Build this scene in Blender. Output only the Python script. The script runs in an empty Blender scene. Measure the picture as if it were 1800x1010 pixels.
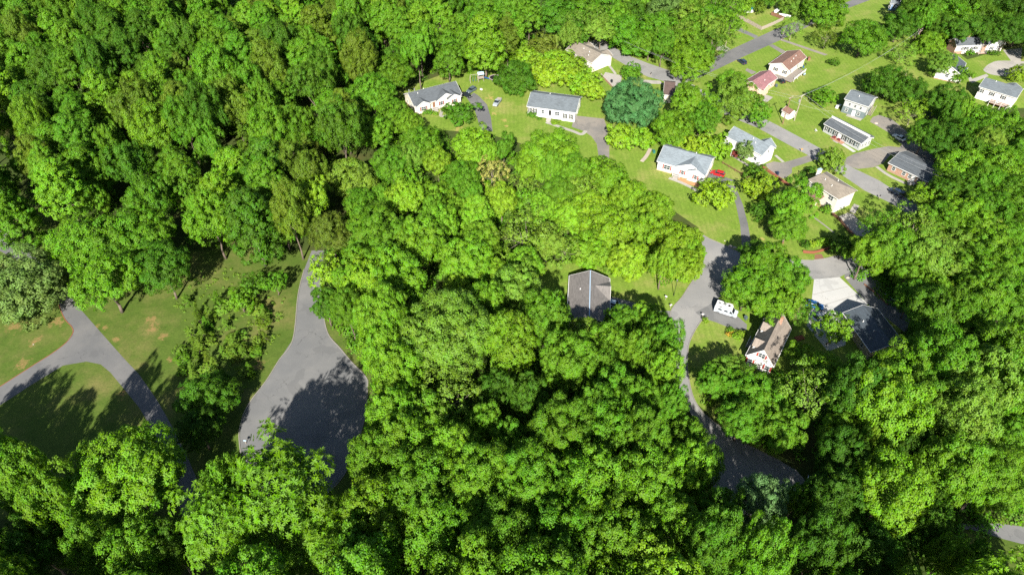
import bpy, bmesh, math, random
import numpy as np
from mathutils import Vector, Matrix
from mathutils.geometry import tessellate_polygon
R = math.radians
sc = bpy.context.scene
COL = sc.collection

# ------------------------------------------------------------------ camera, sky, sun, exposure
CAM_H, CAM_F, CAM_P = 125.0, 1200.0, R(44.0)        # height (m), focal length in photo pixels (1800 wide), pitch down
cd = bpy.data.cameras.new('camera'); cam = bpy.data.objects.new('camera', cd); COL.objects.link(cam)
cam.location = (0, 0, CAM_H); cam.rotation_euler = (math.pi/2 - CAM_P, 0, 0)
cd.sensor_width = 36.0; cd.lens = 36.0*CAM_F/1800.0; cd.clip_start = 1.0; cd.clip_end = 6000
sc.camera = cam
SUN_EL, SHADOW_AZ = R(35.5), R(86.0)                 # the sun stands behind the camera, shadows fall away from it
w = bpy.data.worlds.new('World'); sc.world = w; w.use_nodes = True
nt = w.node_tree
sky = nt.nodes.new('ShaderNodeTexSky'); sky.sky_type = 'NISHITA'; sky.sun_disc = False
sky.sun_elevation = SUN_EL; sky.sun_rotation = math.pi + (math.pi/2 - SHADOW_AZ)
nt.links.new(sky.outputs[0], nt.nodes['Background'].inputs[0]); nt.nodes['Background'].inputs[1].default_value = 0.05
sd = bpy.data.lights.new('sun', 'SUN'); sd.energy = 5.0; sd.angle = R(0.53); sd.color = (1.0, 0.94, 0.84)
sun = bpy.data.objects.new('sun', sd); COL.objects.link(sun)
trav = Vector((math.cos(SHADOW_AZ)*math.cos(SUN_EL), math.sin(SHADOW_AZ)*math.cos(SUN_EL), -math.sin(SUN_EL)))
sun.rotation_euler = trav.to_track_quat('-Z', 'Y').to_euler()
sc.view_settings.view_transform = 'Standard'; sc.view_settings.look = 'None'
sc.view_settings.gamma = 1.0; sc.view_settings.exposure = 1.8
sc.render.engine = 'CYCLES'
sc.cycles.max_bounces = 6; sc.cycles.diffuse_bounces = 3; sc.cycles.transmission_bounces = 3
sc.cycles.use_denoising = False

# ------------------------------------------------------------------ helpers
def P(u, v, z=0.0):
    """the point of the place at height z that the photograph shows at pixel (u, v)"""
    x = (u-900)/CAM_F; y = -(v-505)/CAM_F
    dy = math.cos(CAM_P) + y*math.sin(CAM_P); dz = -math.sin(CAM_P) + y*math.cos(CAM_P)
    t = (z-CAM_H)/dz
    return Vector((x*t, dy*t, z))
def proj(p):
    dx, dy, dz = p[0], p[1], p[2]-CAM_H
    zc = dy*math.cos(CAM_P) - dz*math.sin(CAM_P)
    yc = dy*math.sin(CAM_P) + dz*math.cos(CAM_P)
    return 900+CAM_F*dx/zc, 505-CAM_F*yc/zc, zc
def link(o): COL.objects.link(o); return o
def tag(o, label=None, cat=None, group=None, kind=None):
    if label: o['label'] = label
    if cat: o['category'] = cat
    if group: o['group'] = group
    if kind: o['kind'] = kind
    return o
def empty(name, loc=(0,0,0), rz=0.0, label=None, cat=None, group=None):
    o = bpy.data.objects.new(name, None); o.location = loc; o.rotation_euler = (0,0,rz); link(o)
    return tag(o, label, cat, group)
class MB:
    """collects verts and faces of one mesh"""
    def __init__(s): s.v = []; s.f = []
    def add(s, vs, fs):
        n = len(s.v); s.v += [tuple(v) for v in vs]; s.f += [tuple(i+n for i in f) for f in fs]; return s
    def box(s, x0, x1, y0, y1, z0, z1, M=None):
        vs = [(x,y,z) for z in (z0,z1) for y in (y0,y1) for x in (x0,x1)]
        if M is not None: vs = [M @ Vector(v) for v in vs]
        return s.add(vs, [(0,2,3,1),(4,5,7,6),(0,1,5,4),(2,6,7,3),(0,4,6,2),(1,3,7,5)])
    def prism(s, prof, a0, a1, axis='x', M=None):
        """profile of (p, z) pairs swept along an axis: x: points (a, p, z); y: points (p, a, z)"""
        n = len(prof)
        def mk(a, q): return (a, q[0], q[1]) if axis == 'x' else (q[0], a, q[1])
        vs = [mk(a0, q) for q in prof] + [mk(a1, q) for q in prof]
        if M is not None: vs = [M @ Vector(v) for v in vs]
        fs = [tuple(range(n))[::-1], tuple(range(n, 2*n))] + [(i, (i+1) % n, n+(i+1) % n, n+i) for i in range(n)]
        return s.add(vs, fs)
    def tube(s, p0, p1, r0, r1=None, n=8, cap=True):
        p0, p1 = Vector(p0), Vector(p1); r1 = r0 if r1 is None else r1
        d = (p1-p0).normalized(); a = d.orthogonal().normalized(); b = d.cross(a)
        vs = [p+(a*math.cos(2*math.pi*i/n)+b*math.sin(2*math.pi*i/n))*r for p, r in ((p0,r0),(p1,r1)) for i in range(n)]
        fs = [(i, (i+1) % n, n+(i+1) % n, n+i) for i in range(n)]
        if cap: fs += [tuple(range(n))[::-1], tuple(range(n, 2*n))]
        return s.add(vs, fs)
    def mesh(s, name, m, fixn=True, smooth=False):
        me = bpy.data.meshes.new(name); me.from_pydata(s.v, [], s.f); 
        if fixn:
            bm = bmesh.new(); bm.from_mesh(me); bmesh.ops.recalc_face_normals(bm, faces=bm.faces); bm.to_mesh(me); bm.free()
        if m: me.materials.append(m)
        if smooth: me.polygons.foreach_set('use_smooth', [True]*len(me.polygons))
        me.update(); return me
    def build(s, name, m, parent=None, smooth=False):
        o = bpy.data.objects.new(name, s.mesh(name, m, smooth=smooth)); link(o)
        if parent: o.parent = parent
        return o
def copy_tree(o, parent=None):
    c = o.copy(); link(c)
    if parent: c.parent = parent
    for ch in list(o.children): copy_tree(ch, c)
    return c

# ------------------------------------------------------------------ materials
def new_mat(name):
    m = bpy.data.materials.new(name); m.use_nodes = True
    return m, m.node_tree, m.node_tree.nodes['Principled BSDF']
def mixc(nt, fac, a, b):
    n = nt.nodes.new('ShaderNodeMix'); n.data_type = 'RGBA'
    for s, val in ((0, fac), (6, a), (7, b)):
        if hasattr(val, 'is_output'): nt.links.new(val, n.inputs[s])
        elif isinstance(val, (tuple, list)): n.inputs[s].default_value = (*val[:3], 1)
        else: n.inputs[s].default_value = val
    return n.outputs[2]
def noise(nt, vec, scale, detail=4, rough=.6):
    n = nt.nodes.new('ShaderNodeTexNoise'); n.inputs['Scale'].default_value = scale
    n.inputs['Detail'].default_value = detail; n.inputs['Roughness'].default_value = rough
    nt.links.new(vec, n.inputs['Vector']); return n.outputs['Fac']
def ramp(nt, fac, a, b):
    n = nt.nodes.new('ShaderNodeMapRange'); n.interpolation_type = 'SMOOTHSTEP'
    n.inputs[1].default_value = a; n.inputs[2].default_value = b; nt.links.new(fac, n.inputs[0]); return n.outputs[0]
def math_(nt, op, a, b=None):
    n = nt.nodes.new('ShaderNodeMath'); n.operation = op
    for i, val in enumerate((a, b)):
        if val is None: continue
        if hasattr(val, 'is_output'): nt.links.new(val, n.inputs[i])
        else: n.inputs[i].default_value = val
    return n.outputs[0]
def wpos(nt): return nt.nodes.new('ShaderNodeNewGeometry').outputs['Position']
def opos(nt): return nt.nodes.new('ShaderNodeTexCoord').outputs['Object']
def bump(nt, bsdf, h, strength=.4, dist=.05):
    b = nt.nodes.new('ShaderNodeBump'); b.inputs['Strength'].default_value = strength; b.inputs['Distance'].default_value = dist
    nt.links.new(h, b.inputs['Height']); nt.links.new(b.outputs[0], bsdf.inputs['Normal'])
def sep(nt, vec):
    n = nt.nodes.new('ShaderNodeSeparateXYZ'); nt.links.new(vec, n.inputs[0]); return n.outputs

def plain(name, c, rough=.6, metal=0.0, var=.12, sc_=3.0):
    c = tuple(x*.60 for x in c)
    m, nt, b = new_mat(name)
    f = noise(nt, opos(nt), sc_, 5)
    c2 = tuple(x*(1-var) for x in c); c3 = tuple(min(.9, x*(1+var)) for x in c)
    nt.links.new(mixc(nt, f, c2, c3), b.inputs['Base Color'])
    b.inputs['Roughness'].default_value = rough; b.inputs['Metallic'].default_value = metal
    return m
def siding(name, c, step=.22):
    c = tuple(x*.68 for x in c)
    m, nt, b = new_mat(name); p = opos(nt); z = sep(nt, p)[2]
    f = noise(nt, p, 1.3, 5)
    nt.links.new(mixc(nt, f, tuple(x*.9 for x in c), c), b.inputs['Base Color'])
    saw = math_(nt, 'FRACT', math_(nt, 'DIVIDE', z, step)); bump(nt, b, saw, .6, .03)
    b.inputs['Roughness'].default_value = .5; return m
def shingle(name, c, var=.35):
    c = tuple(x*.54 for x in c)
    m, nt, b = new_mat(name); p = opos(nt)
    br = nt.nodes.new('ShaderNodeTexBrick'); br.offset = .5
    br.inputs['Scale'].default_value = 1.0; br.inputs['Brick Width'].default_value = .9; br.inputs['Row Height'].default_value = .28
    br.inputs['Mortar Size'].default_value = .012; br.inputs['Bias'].default_value = 0
    br.inputs['Color1'].default_value = (*[x*(1-var*.6) for x in c], 1); br.inputs['Color2'].default_value = (*[x*(1+var*.5) for x in c], 1)
    br.inputs['Mortar'].default_value = (*[x*.5 for x in c], 1)
    nt.links.new(p, br.inputs['Vector'])
    f = ramp(nt, noise(nt, p, .35, 5), .35, .7)
    nt.links.new(mixc(nt, math_(nt, 'MULTIPLY', f, .35), br.outputs['Color'], tuple(x*1.3 for x in c)), b.inputs['Base Color'])
    bump(nt, b, br.outputs['Fac'], .4, -.02)
    b.inputs['Roughness'].default_value = .85; return m
def brick(name, c):
    c = tuple(x*.6 for x in c)
    m, nt, b = new_mat(name); p = opos(nt)
    sx = sep(nt, p); cb = nt.nodes.new('ShaderNodeCombineXYZ')
    nt.links.new(math_(nt, 'ADD', sx[0], sx[1]), cb.inputs[0]); nt.links.new(sx[2], cb.inputs[1])
    br = nt.nodes.new('ShaderNodeTexBrick'); br.inputs['Scale'].default_value = 1
    br.inputs['Brick Width'].default_value = .24; br.inputs['Row Height'].default_value = .08; br.inputs['Mortar Size'].default_value = .01
    br.inputs['Color1'].default_value = (*[x*.75 for x in c], 1); br.inputs['Color2'].default_value = (*[min(.8, x*1.25) for x in c], 1)
    br.inputs['Mortar'].default_value = (.24, .21, .18, 1)
    nt.links.new(cb.outputs[0], br.inputs['Vector']); nt.links.new(br.outputs['Color'], b.inputs['Base Color'])
    b.inputs['Roughness'].default_value = .85; return m
def asphalt(name, c, patch=.35, warm=(.21,.195,.17)):
    c = tuple(x*.48 for x in c); warm = tuple(x*.48 for x in warm)
    m, nt, b = new_mat(name); p = wpos(nt)
    big = ramp(nt, noise(nt, p, .09, 6, .65), .35, .68); fine = noise(nt, p, 3.0, 8, .75)
    col = mixc(nt, big, tuple(x*(1-patch*.5) for x in c), warm)
    col = mixc(nt, math_(nt, 'MULTIPLY', fine, .45), col, tuple(x*.62 for x in c))
    v = nt.nodes.new('ShaderNodeTexVoronoi'); v.feature = 'DISTANCE_TO_EDGE'; v.inputs['Scale'].default_value = .16
    vm = nt.nodes.new('ShaderNodeVectorMath'); vm.operation = 'ADD'
    nv = nt.nodes.new('ShaderNodeTexNoise'); nv.inputs['Scale'].default_value = .5; nt.links.new(p, nv.inputs['Vector'])
    vs = nt.nodes.new('ShaderNodeVectorMath'); vs.operation = 'SCALE'; vs.inputs['Scale'].default_value = 3.5
    nt.links.new(nv.outputs['Color'], vs.inputs[0]); nt.links.new(p, vm.inputs[0]); nt.links.new(vs.outputs[0], vm.inputs[1])
    nt.links.new(vm.outputs[0], v.inputs['Vector'])
    crack = math_(nt, 'SUBTRACT', 1.0, ramp(nt, v.outputs['Distance'], .003, .011))
    crack = math_(nt, 'MULTIPLY', crack, ramp(nt, noise(nt, p, .13, 3), .42, .6))
    col = mixc(nt, math_(nt, 'MULTIPLY', crack, .55), col, tuple(x*.3 for x in c))
    patchn = ramp(nt, noise(nt, p, .21, 2, .4), .60, .63)
    col = mixc(nt, math_(nt, 'MULTIPLY', patchn, .38), col, tuple(x*.6 for x in c))
    oil = ramp(nt, noise(nt, p, .45, 7, .75), .60, .74)
    col = mixc(nt, math_(nt, 'MULTIPLY', oil, .4), col, tuple(x*.5 for x in c))
    nt.links.new(col, b.inputs['Base Color']); b.inputs['Roughness'].default_value = .9
    bump(nt, b, fine, .3, .01); return m
def lawn(name, c1, c2, dry, dry_lo, dry_hi, soil=None, soil_spots=(), soil_lo=.64):
    """mown grass: two greens, straw-coloured dry areas and, where the photograph has it, bare orange clay"""
    m, nt, b = new_mat(name); p = wpos(nt)
    a = ramp(nt, noise(nt, p, .12, 6, .65), .3, .7); fine = noise(nt, p, 2.2, 8, .8); mid = noise(nt, p, .55, 6, .7)
    col = mixc(nt, a, c1, c2)
    col = mixc(nt, math_(nt, 'MULTIPLY', ramp(nt, mid, .4, .72), .5), col, tuple(x*.62 for x in c1))
    col = mixc(nt, math_(nt, 'MULTIPLY', ramp(nt, noise(nt, p, .07, 7, .7), dry_lo, dry_hi), .8), col, dry)
    col = mixc(nt, ramp(nt, fine, .35, .75), col, mixc(nt, .55, col, (.02, .045, .006)))
    if 'mown' in name:                                   # faint passes of the mower
        wv = nt.nodes.new('ShaderNodeTexWave'); wv.inputs['Scale'].default_value = .22; wv.inputs['Distortion'].default_value = 1.2; wv.inputs['Detail Scale'].default_value = .2
        nt.links.new(p, wv.inputs['Vector']); col = mixc(nt, math_(nt, 'MULTIPLY', ramp(nt, wv.outputs['Fac'], .3, .7), .16), col, tuple(x*.55 for x in c1))
    if soil:
        s = ramp(nt, noise(nt, p, .17, 9, .72), soil_lo, soil_lo+.07)
        for (x, y, r) in soil_spots:
            d = nt.nodes.new('ShaderNodeVectorMath'); d.operation = 'DISTANCE'; d.inputs[1].default_value = (x, y, 0)
            nt.links.new(p, d.inputs[0])
            q = math_(nt, 'ADD', math_(nt, 'DIVIDE', d.outputs['Value'], r), math_(nt, 'MULTIPLY', math_(nt, 'SUBTRACT', noise(nt, p, .75, 9, .8), .42), 5.0))
            s = math_(nt, 'MAXIMUM', s, math_(nt, 'SUBTRACT', 1.0, ramp(nt, q, .6, 1.05)))
        col = mixc(nt, math_(nt, 'MULTIPLY', s, math_(nt, 'MULTIPLY', ramp(nt, fine, .3, .62), .65)), col, soil)
    nt.links.new(col, b.inputs['Base Color']); b.inputs['Roughness'].default_value = .95
    b.inputs['Specular IOR Level'].default_value = .15
    bump(nt, b, mixc(nt, .5, fine, mid), .9, .12); return m
def leafmat(name, trans=.38, rough=.6):
    """foliage: the object's own colour, varied per spray and per leaf, part of the light passing through"""
    m, nt, b = new_mat(name)
    oi = nt.nodes.new('ShaderNodeObjectInfo'); at = nt.nodes.new('ShaderNodeAttribute'); at.attribute_name = 'tone'
    t = sep(nt, at.outputs['Vector'])
    hs = nt.nodes.new('ShaderNodeHueSaturation')
    nt.links.new(oi.outputs['Color'], hs.inputs['Color'])
    nt.links.new(math_(nt, 'ADD', math_(nt, 'MULTIPLY', t[0], .028), .487), hs.inputs['Hue'])
    nt.links.new(math_(nt, 'ADD', math_(nt, 'MULTIPLY', t[1], .38), .83), hs.inputs['Value'])
    nt.links.new(math_(nt, 'ADD', math_(nt, 'MULTIPLY', t[2], .2), .85), hs.inputs['Saturation'])
    nt.links.new(hs.outputs[0], b.inputs['Base Color']); b.inputs['Roughness'].default_value = rough
    b.inputs['Specular IOR Level'].default_value = .12
    tr = nt.nodes.new('ShaderNodeBsdfTranslucent')
    hs2 = nt.nodes.new('ShaderNodeHueSaturation'); hs2.inputs['Hue'].default_value = .485; hs2.inputs['Value'].default_value = 1.25
    nt.links.new(hs.outputs[0], hs2.inputs['Color']); nt.links.new(hs2.outputs[0], tr.inputs['Color'])
    mx = nt.nodes.new('ShaderNodeMixShader'); mx.inputs[0].default_value = trans
    nt.links.new(b.outputs[0], mx.inputs[1]); nt.links.new(tr.outputs[0], mx.inputs[2])
    nt.links.new(mx.outputs[0], nt.nodes['Material Output'].inputs['Surface']); return m

M = {}
M['leaf'] = leafmat('leaf')
M['bark'] = plain('bark', (.13,.10,.075), .9, var=.5, sc_=2)
M['pale_bark'] = plain('pale_bark', (.26,.22,.17), .9, var=.35, sc_=2)
M['white'] = siding('white_siding', (.78,.77,.74)); M['cream'] = siding('cream_siding', (.70,.66,.55))
M['beige'] = siding('beige_siding', (.66,.58,.44)); M['grey_sid'] = siding('grey_siding', (.42,.43,.43))
M['dgrey_sid'] = siding('dark_grey_siding', (.13,.17,.18)); M['blue_sid'] = siding('blue_siding', (.10,.20,.36))
M['tan_sid'] = siding('tan_siding', (.42,.36,.27)); M['pink'] = siding('peach_siding', (.66,.47,.36))
M['trim'] = plain('white_trim', (.80,.80,.78), .45, var=.05)
M['stucco'] = plain('white_stucco', (.78,.77,.74), .8, var=.06)
M['glass'] = plain('window_glass', (.05,.065,.075), .08, var=.2); M['frame'] = plain('window_frame', (.78,.78,.76), .4, var=.05)
M['maroon'] = plain('maroon_paint', (.20,.03,.035), .5); M['redpaint'] = plain('red_paint', (.38,.06,.05), .5); M['blackp'] = plain('black_paint', (.02,.022,.025), .5)
M['teal'] = plain('teal_paint', (.03,.16,.14), .4)
M['brick'] = brick('red_brick', (.36,.17,.10)); M['clay'] = plain('clay', (.46,.23,.10), .95, var=.3)
M['conc'] = asphalt('concrete', (.47,.45,.41), .2, (.52,.49,.44)); M['newconc'] = asphalt('new_concrete', (.60,.61,.60), .08, (.64,.64,.62))
M['asph'] = asphalt('worn_asphalt', (.215,.222,.228), .3, (.255,.255,.25)); M['asph_l'] = asphalt('pale_asphalt', (.33,.332,.332), .3, (.385,.378,.362))
M['asph_d'] = asphalt('drive_asphalt', (.185,.19,.197), .3, (.225,.222,.218)); M['gravel'] = asphalt('gravel_drive', (.28,.27,.255), .5, (.36,.32,.27))
M['kerb'] = plain('kerb_concrete', (.235,.22,.195), .9, var=.25, sc_=.8)
M['mulch'] = plain('red_mulch', (.24,.075,.035), .95, var=.5, sc_=4); M['timber'] = plain('brown_timber', (.21,.10,.055), .85, var=.4)
M['wood'] = plain('weathered_wood', (.36,.31,.25), .85, var=.3); M['oldwood'] = plain('grey_deck_wood', (.24,.21,.18), .85, var=.35)
M['pole'] = plain('pole_wood', (.22,.12,.075), .9, var=.4); M['poleg'] = plain('grey_pole_wood', (.34,.29,.24), .9, var=.3)
M['metal'] = plain('galvanised_metal', (.5,.52,.54), .4, .6); M['black'] = plain('black_plastic', (.015,.015,.017), .5)
M['tyre'] = plain('tyre_rubber', (.018,.018,.02), .85); M['rim'] = plain('wheel_rim', (.5,.5,.52), .3, .7)
M['cglass'] = plain('car_glass', (.015,.02,.025), .05); M['lamp_r'] = plain('tail_lamp', (.35,.02,.02), .3); M['lamp_w'] = plain('head_lamp', (.75,.75,.72), .2)
M['rockm'] = plain('stone', (.40,.34,.29), .9, var=.4); M['wire'] = plain('wire', (.42,.43,.44), .5)
for n, c in (('blue',(.02,.10,.30)),('aqua',(.02,.42,.62)),('red',(.42,.015,.02)),('silver',(.30,.34,.37)),('whitep',(.78,.79,.80)),('navy',(.025,.04,.075)),('blackcar',(.02,.025,.03)),
             ('slate',(.09,.125,.15)),('yellow',(.62,.42,.03)),('orange',(.65,.25,.04)),('pinkp',(.62,.16,.32)),('green',(.04,.2,.08)),('lblue',(.38,.52,.66)),('vanp',(.52,.58,.64)),('rimpad',(.42,.34,.37))):
    M[n] = plain(n+'_paint', c, .3, var=.05)
for n, c in (('charcoal',(.085,.10,.115)),('slate_r',(.125,.15,.17)),('paleblue',(.19,.23,.26)),('taupe',(.235,.205,.165)),('brownr',(.21,.115,.085)),('maroonr',(.27,.125,.135)),('greyb',(.165,.152,.14)),
             ('darkr',(.055,.075,.095)),('tanr',(.25,.21,.175)),('dkbrown',(.10,.065,.055)),('greyw',(.17,.158,.15))):
    M['r_'+n] = shingle(n+'_shingle', c)

# ------------------------------------------------------------------ ground, lawns, roads
def catmull(pts, closed=True, step=6):
    out = []; n = len(pts)
    rng = range(n) if closed else range(n-1)
    for i in rng:
        p0, p1, p2, p3 = (pts[(i+k) % n] if closed else pts[min(max(i+k, 0), n-1)] for k in (-1, 0, 1, 2))
        for j in range(step):
            t = j/step
            out.append(tuple(.5*((2*b)+(c-a)*t+(2*a-5*b+4*c-d)*t*t+(3*b-a-3*c+d)*t**3) for a, b, c, d in zip(p0, p1, p2, p3)))
    if not closed: out.append(tuple(pts[-1]))
    return out
def sheet(name, px, m, z, smooth=False, thick=None, label=None):
    pts = [P(u, v)[:2] for u, v in px]
    if smooth: pts = catmull([tuple(p) for p in pts])
    vs = [(p[0], p[1], z) for p in pts]
    tri = tessellate_polygon([[Vector(v) for v in vs]])
    mb = MB(); mb.add(vs, tri)
    me = bpy.data.meshes.new(name); me.from_pydata(mb.v, [], mb.f)
    bm = bmesh.new(); bm.from_mesh(me)
    for f in bm.faces:
        if f.normal.z < 0: f.normal_flip()
    bm.to_mesh(me); bm.free(); me.materials.append(m)
    o = link(bpy.data.objects.new(name, me)); tag(o, label, kind='structure'); return o
def kerb(px, width=.22, h=.12, closed=False, name='kerb', m=None, smooth=True, kind='structure', z0=0.0):
    pts = [P(u, v) for u, v in px]
    if smooth: pts = [Vector(p) for p in catmull([tuple(p) for p in pts], closed)]
    mb = MB(); n = len(pts); rows = []
    for i, p in enumerate(pts):
        d = (pts[min(i+1, n-1)]-pts[max(i-1, 0)]).normalized(); s = Vector((-d.y, d.x, 0))*width/2
        rows += [p-s+Vector((0,0,z0)), p-s+Vector((0,0,h)), p+s+Vector((0,0,h)), p+s+Vector((0,0,z0))]
    fs = []
    for i in range(n-1):
        a, b = 4*i, 4*i+4
        fs += [(a, b, b+1, a+1), (a+1, b+1, b+2, a+2), (a+2, b+2, b+3, a+3)]
    fs += [(0,1,2,3), (4*n-4, 4*n-1, 4*n-2, 4*n-3)]
    mb.add(rows, fs); o = mb.build(name, m or M['kerb']); tag(o, kind=kind); return o

def spots(lst): return [(P(u, v).x, P(u, v).y, r) for u, v, r in lst]
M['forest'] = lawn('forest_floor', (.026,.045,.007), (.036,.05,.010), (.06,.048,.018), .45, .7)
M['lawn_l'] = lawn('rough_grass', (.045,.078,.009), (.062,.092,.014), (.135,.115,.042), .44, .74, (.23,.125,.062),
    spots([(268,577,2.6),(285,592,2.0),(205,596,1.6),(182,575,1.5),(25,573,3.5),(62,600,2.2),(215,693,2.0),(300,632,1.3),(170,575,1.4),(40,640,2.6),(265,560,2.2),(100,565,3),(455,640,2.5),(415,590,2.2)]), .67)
M['lawn_r'] = lawn('mown_lawn', (.098,.165,.016), (.130,.190,.026), (.235,.21,.075), .45, .74, (.34,.21,.095),
    spots([(885,212,1.8),(890,222,1.4),(862,172,2.4),(806,226,2.6),(1172,300,1.5),(868,200,1.5),(1295,258,1.6),(1340,420,1.2),(1222,318,1.6),(1205,313,1.5)]), .73)
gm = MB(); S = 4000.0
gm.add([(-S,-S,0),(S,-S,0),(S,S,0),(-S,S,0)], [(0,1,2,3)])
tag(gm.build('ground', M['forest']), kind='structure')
sheet('meadow', [(-250,345),(100,378),(330,440),(560,440),(665,560),(690,690),(610,900),(480,930),(-300,900)], M['lawn_l'], .004)
sheet('lawn', [(690,190),(700,160),(860,100),(1000,50),(1150,20),(1350,-70),(1640,-70),(1640,60),(1700,105),(1860,60),(1900,190),(1680,190),(1600,200),(1660,290),(1650,350),(1560,400),(1500,470),(1620,560),(1480,650),(1300,650),(1290,760),(1400,815),(1330,800),(1215,700),(1205,620),(1180,566),(1090,545),(935,560),(930,462),(1080,455),(1225,440),(1228,400),(1080,300),(860,236),(740,225)], M['lawn_r'], .006)
sheet('lawn', [(1700,935),(1770,905),(1900,905),(1900,1100),(1740,1010)], M['lawn_l'], .006)
# left lanes, island
sheet('lane', [(-40,385),(17,412),(52,442),(108,500),(144,546),(180,587),(222,634),(244,657),(277,704),(302,748),(324,790),(350,850),(400,960),(350,985),(300,850),(272,771),(261,743),(244,715),(222,688),(194,654),(177,640),(152,635),(111,642),(55,676),(0,712),(-80,770),(-80,725),(0,679),(61,640),(91,621),(116,602),(128,585),(127,575),(111,555),(91,500),(28,456),(-40,420)], M['asph_d'], .012)
kerb([(91,500),(111,555),(126,574),(128,585),(116,602),(91,621),(61,640),(0,679)], .18, .05, name='road_edge', m=M['mulch'])
sheet('lane', [(1690,918),(1709,922),(1753,919),(1800,925),(1900,945),(1900,985),(1800,956),(1765,947),(1725,934),(1690,928)], M['asph'], .012)
# left cul-de-sac
RL = [(548,440),(535,473),(524,518),(515,596),(491,632),(468,669),(437,710),(423,746),(421,778),(432,830),(465,868),(520,882),(575,868),(610,825),(640,740),(646,680),(645,666),(634,652),(618,636),(598,612),(576,585),(566,540),(563,490),(570,440)]
sheet('cul_de_sac', RL, M['asph'], .016)
kerb(RL[1:11]); kerb(RL[12:22])
# the road on the right with its two bulbs
RR = [(1228,408),(1246,419),(1269,429),(1298,443),(1325,448),(1360,452),(1400,456),(1430,457),(1452,454),(1469,450),(1500,447),(1520,452),(1517,468),(1487,481),(1476,487),(1439,490),(1400,492),(1330,498),(1295,508),(1273,516),(1262,524),(1248,540),(1236,559),(1222,580),(1211,605),(1208,635),(1209,655),(1217,693),(1230,718),(1246,734),(1271,753),(1303,775),(1341,795),(1372,810),(1400,826),(1417,845),(1405,880),(1360,905),(1310,905),(1262,880),(1240,820),(1230,765),(1220,740),(1208,712),(1194,690),(1183,660),(1180,610),(1178,565),(1181,543),(1198,523),(1209,506),(1223,486),(1233,470),(1240,448)]
sheet('road', RR, M['asph_l'], .016)
kerb(RR[44:53]); kerb(RR[0:4]); kerb(RR[7:11]); kerb(RR[22:34])
# the street along the ranch houses
sheet('street', [(1028,77),(1056,67),(1070,76),(1098,95),(1138,111),(1176,124),(1230,156),(1290,184),(1340,207),(1366,220),(1413,245),(1455,268),(1497,294),(1545,317),(1591,347),(1640,372),(1620,392),(1568,358),(1520,335),(1479,307),(1419,272),(1385,254),(1356,238),(1332,225),(1270,200),(1220,178),(1167,143),(1138,135),(1116,124),(1071,98),(1040,85)], M['asph_l'], .020)
sheet('street', [(1175,136),(1210,120),(1249,104),(1316,73),(1360,53),(1420,30),(1489,4),(1540,-18),(1590,-18),(1530,0),(1479,19),(1410,52),(1371,71),(1300,103),(1252,126),(1200,150)], M['asph_d'], .016)
sheet('court', [(1729,124),(1733,117),(1742,111),(1757,107),(1800,108),(1850,112),(1850,132),(1800,136),(1765,134),(1742,131)], M['conc'], .016, True)
sheet('parking_area', [(1479,281),(1505,269),(1534,262),(1562,257),(1581,259),(1586,254),(1578,247),(1562,233),(1545,223),(1529,214),(1534,206),(1545,202),(1568,210),(1591,228),(1607,248),(1650,281),(1640,292),(1605,276),(1566,271),(1552,287),(1536,294),(1508,297),(1490,292)], M['gravel'], .012)
# driveways
for px, m, z in (
    ([(820,172),(833,189),(840,211),(845,229),(866,231),(863,207),(856,184),(842,169),(833,163)], 'asph_d', .012),
    ([(1010,203),(1062,209),(1068,229),(1071,255),(1071,284),(1053,280),(1049,253),(1040,240),(1027,231),(1005,223)], 'gravel', .012),
    ([(1244,302),(1270,310),(1292,317),(1290,324),(1297,338),(1306,360),(1315,395),(1322,438),(1305,443),(1301,395),(1294,361),(1288,342),(1274,322),(1238,320)], 'asph_d', .012),
    ([(1344,289),(1360,284),(1376,286),(1418,274),(1424,270),(1436,280),(1392,295),(1392,304),(1379,314),(1362,309)], 'gravel', .012),
    ([(1472,381),(1490,374),(1500,376),(1507,384),(1530,404),(1526,416),(1506,414)], 'conc', .012),
    ([(1222,549),(1236,559),(1258,566),(1283,576),(1312,581),(1313,570),(1297,556),(1270,537),(1262,523),(1246,536)], 'asph', .020),
    ([(1072,521),(1088,524),(1127,535),(1156,546),(1182,546),(1179,560),(1150,556),(1102,545),(1071,545)], 'asph', .012),
    ([(1064,127),(1093,133),(1092,143),(1080,152),(1059,136)], 'conc', .012), ([(1127,140),(1160,142),(1166,148),(1127,147)], 'conc', .012),
    ([(1291,47),(1300,49),(1333,64),(1327,68),(1318,63),(1290,52)], 'asph', .012), ([(1265,76),(1284,86),(1276,91),(1258,88)], 'conc', .012),
    ([(1351,80),(1358,78),(1384,92),(1374,94)], 'gravel', .012), ([(1371,71),(1376,69),(1420,84),(1455,96),(1450,98)], 'gravel', .012),
    ([(1763,88),(1797,85),(1794,108),(1777,107)], 'conc', .012), ([(1697,127),(1702,128),(1709,139),(1734,130),(1738,134),(1709,146),(1704,143)], 'conc', .012),
    ([(1345,166),(1359,171),(1348,180),(1338,176)], 'conc', .012), ([(1313,120),(1330,127),(1322,131),(1310,124)], 'gravel', .012),
    ([(1488,470),(1510,465),(1530,478),(1600,560),(1592,585),(1560,560),(1524,533),(1484,487)], 'asph', .012),
    ([(1085,30),(1092,30),(1090,50),(1100,52),(1098,60),(1072,58),(1075,48)], 'gravel', .012)):
    sheet('driveway', px, M[m], z)
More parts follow.
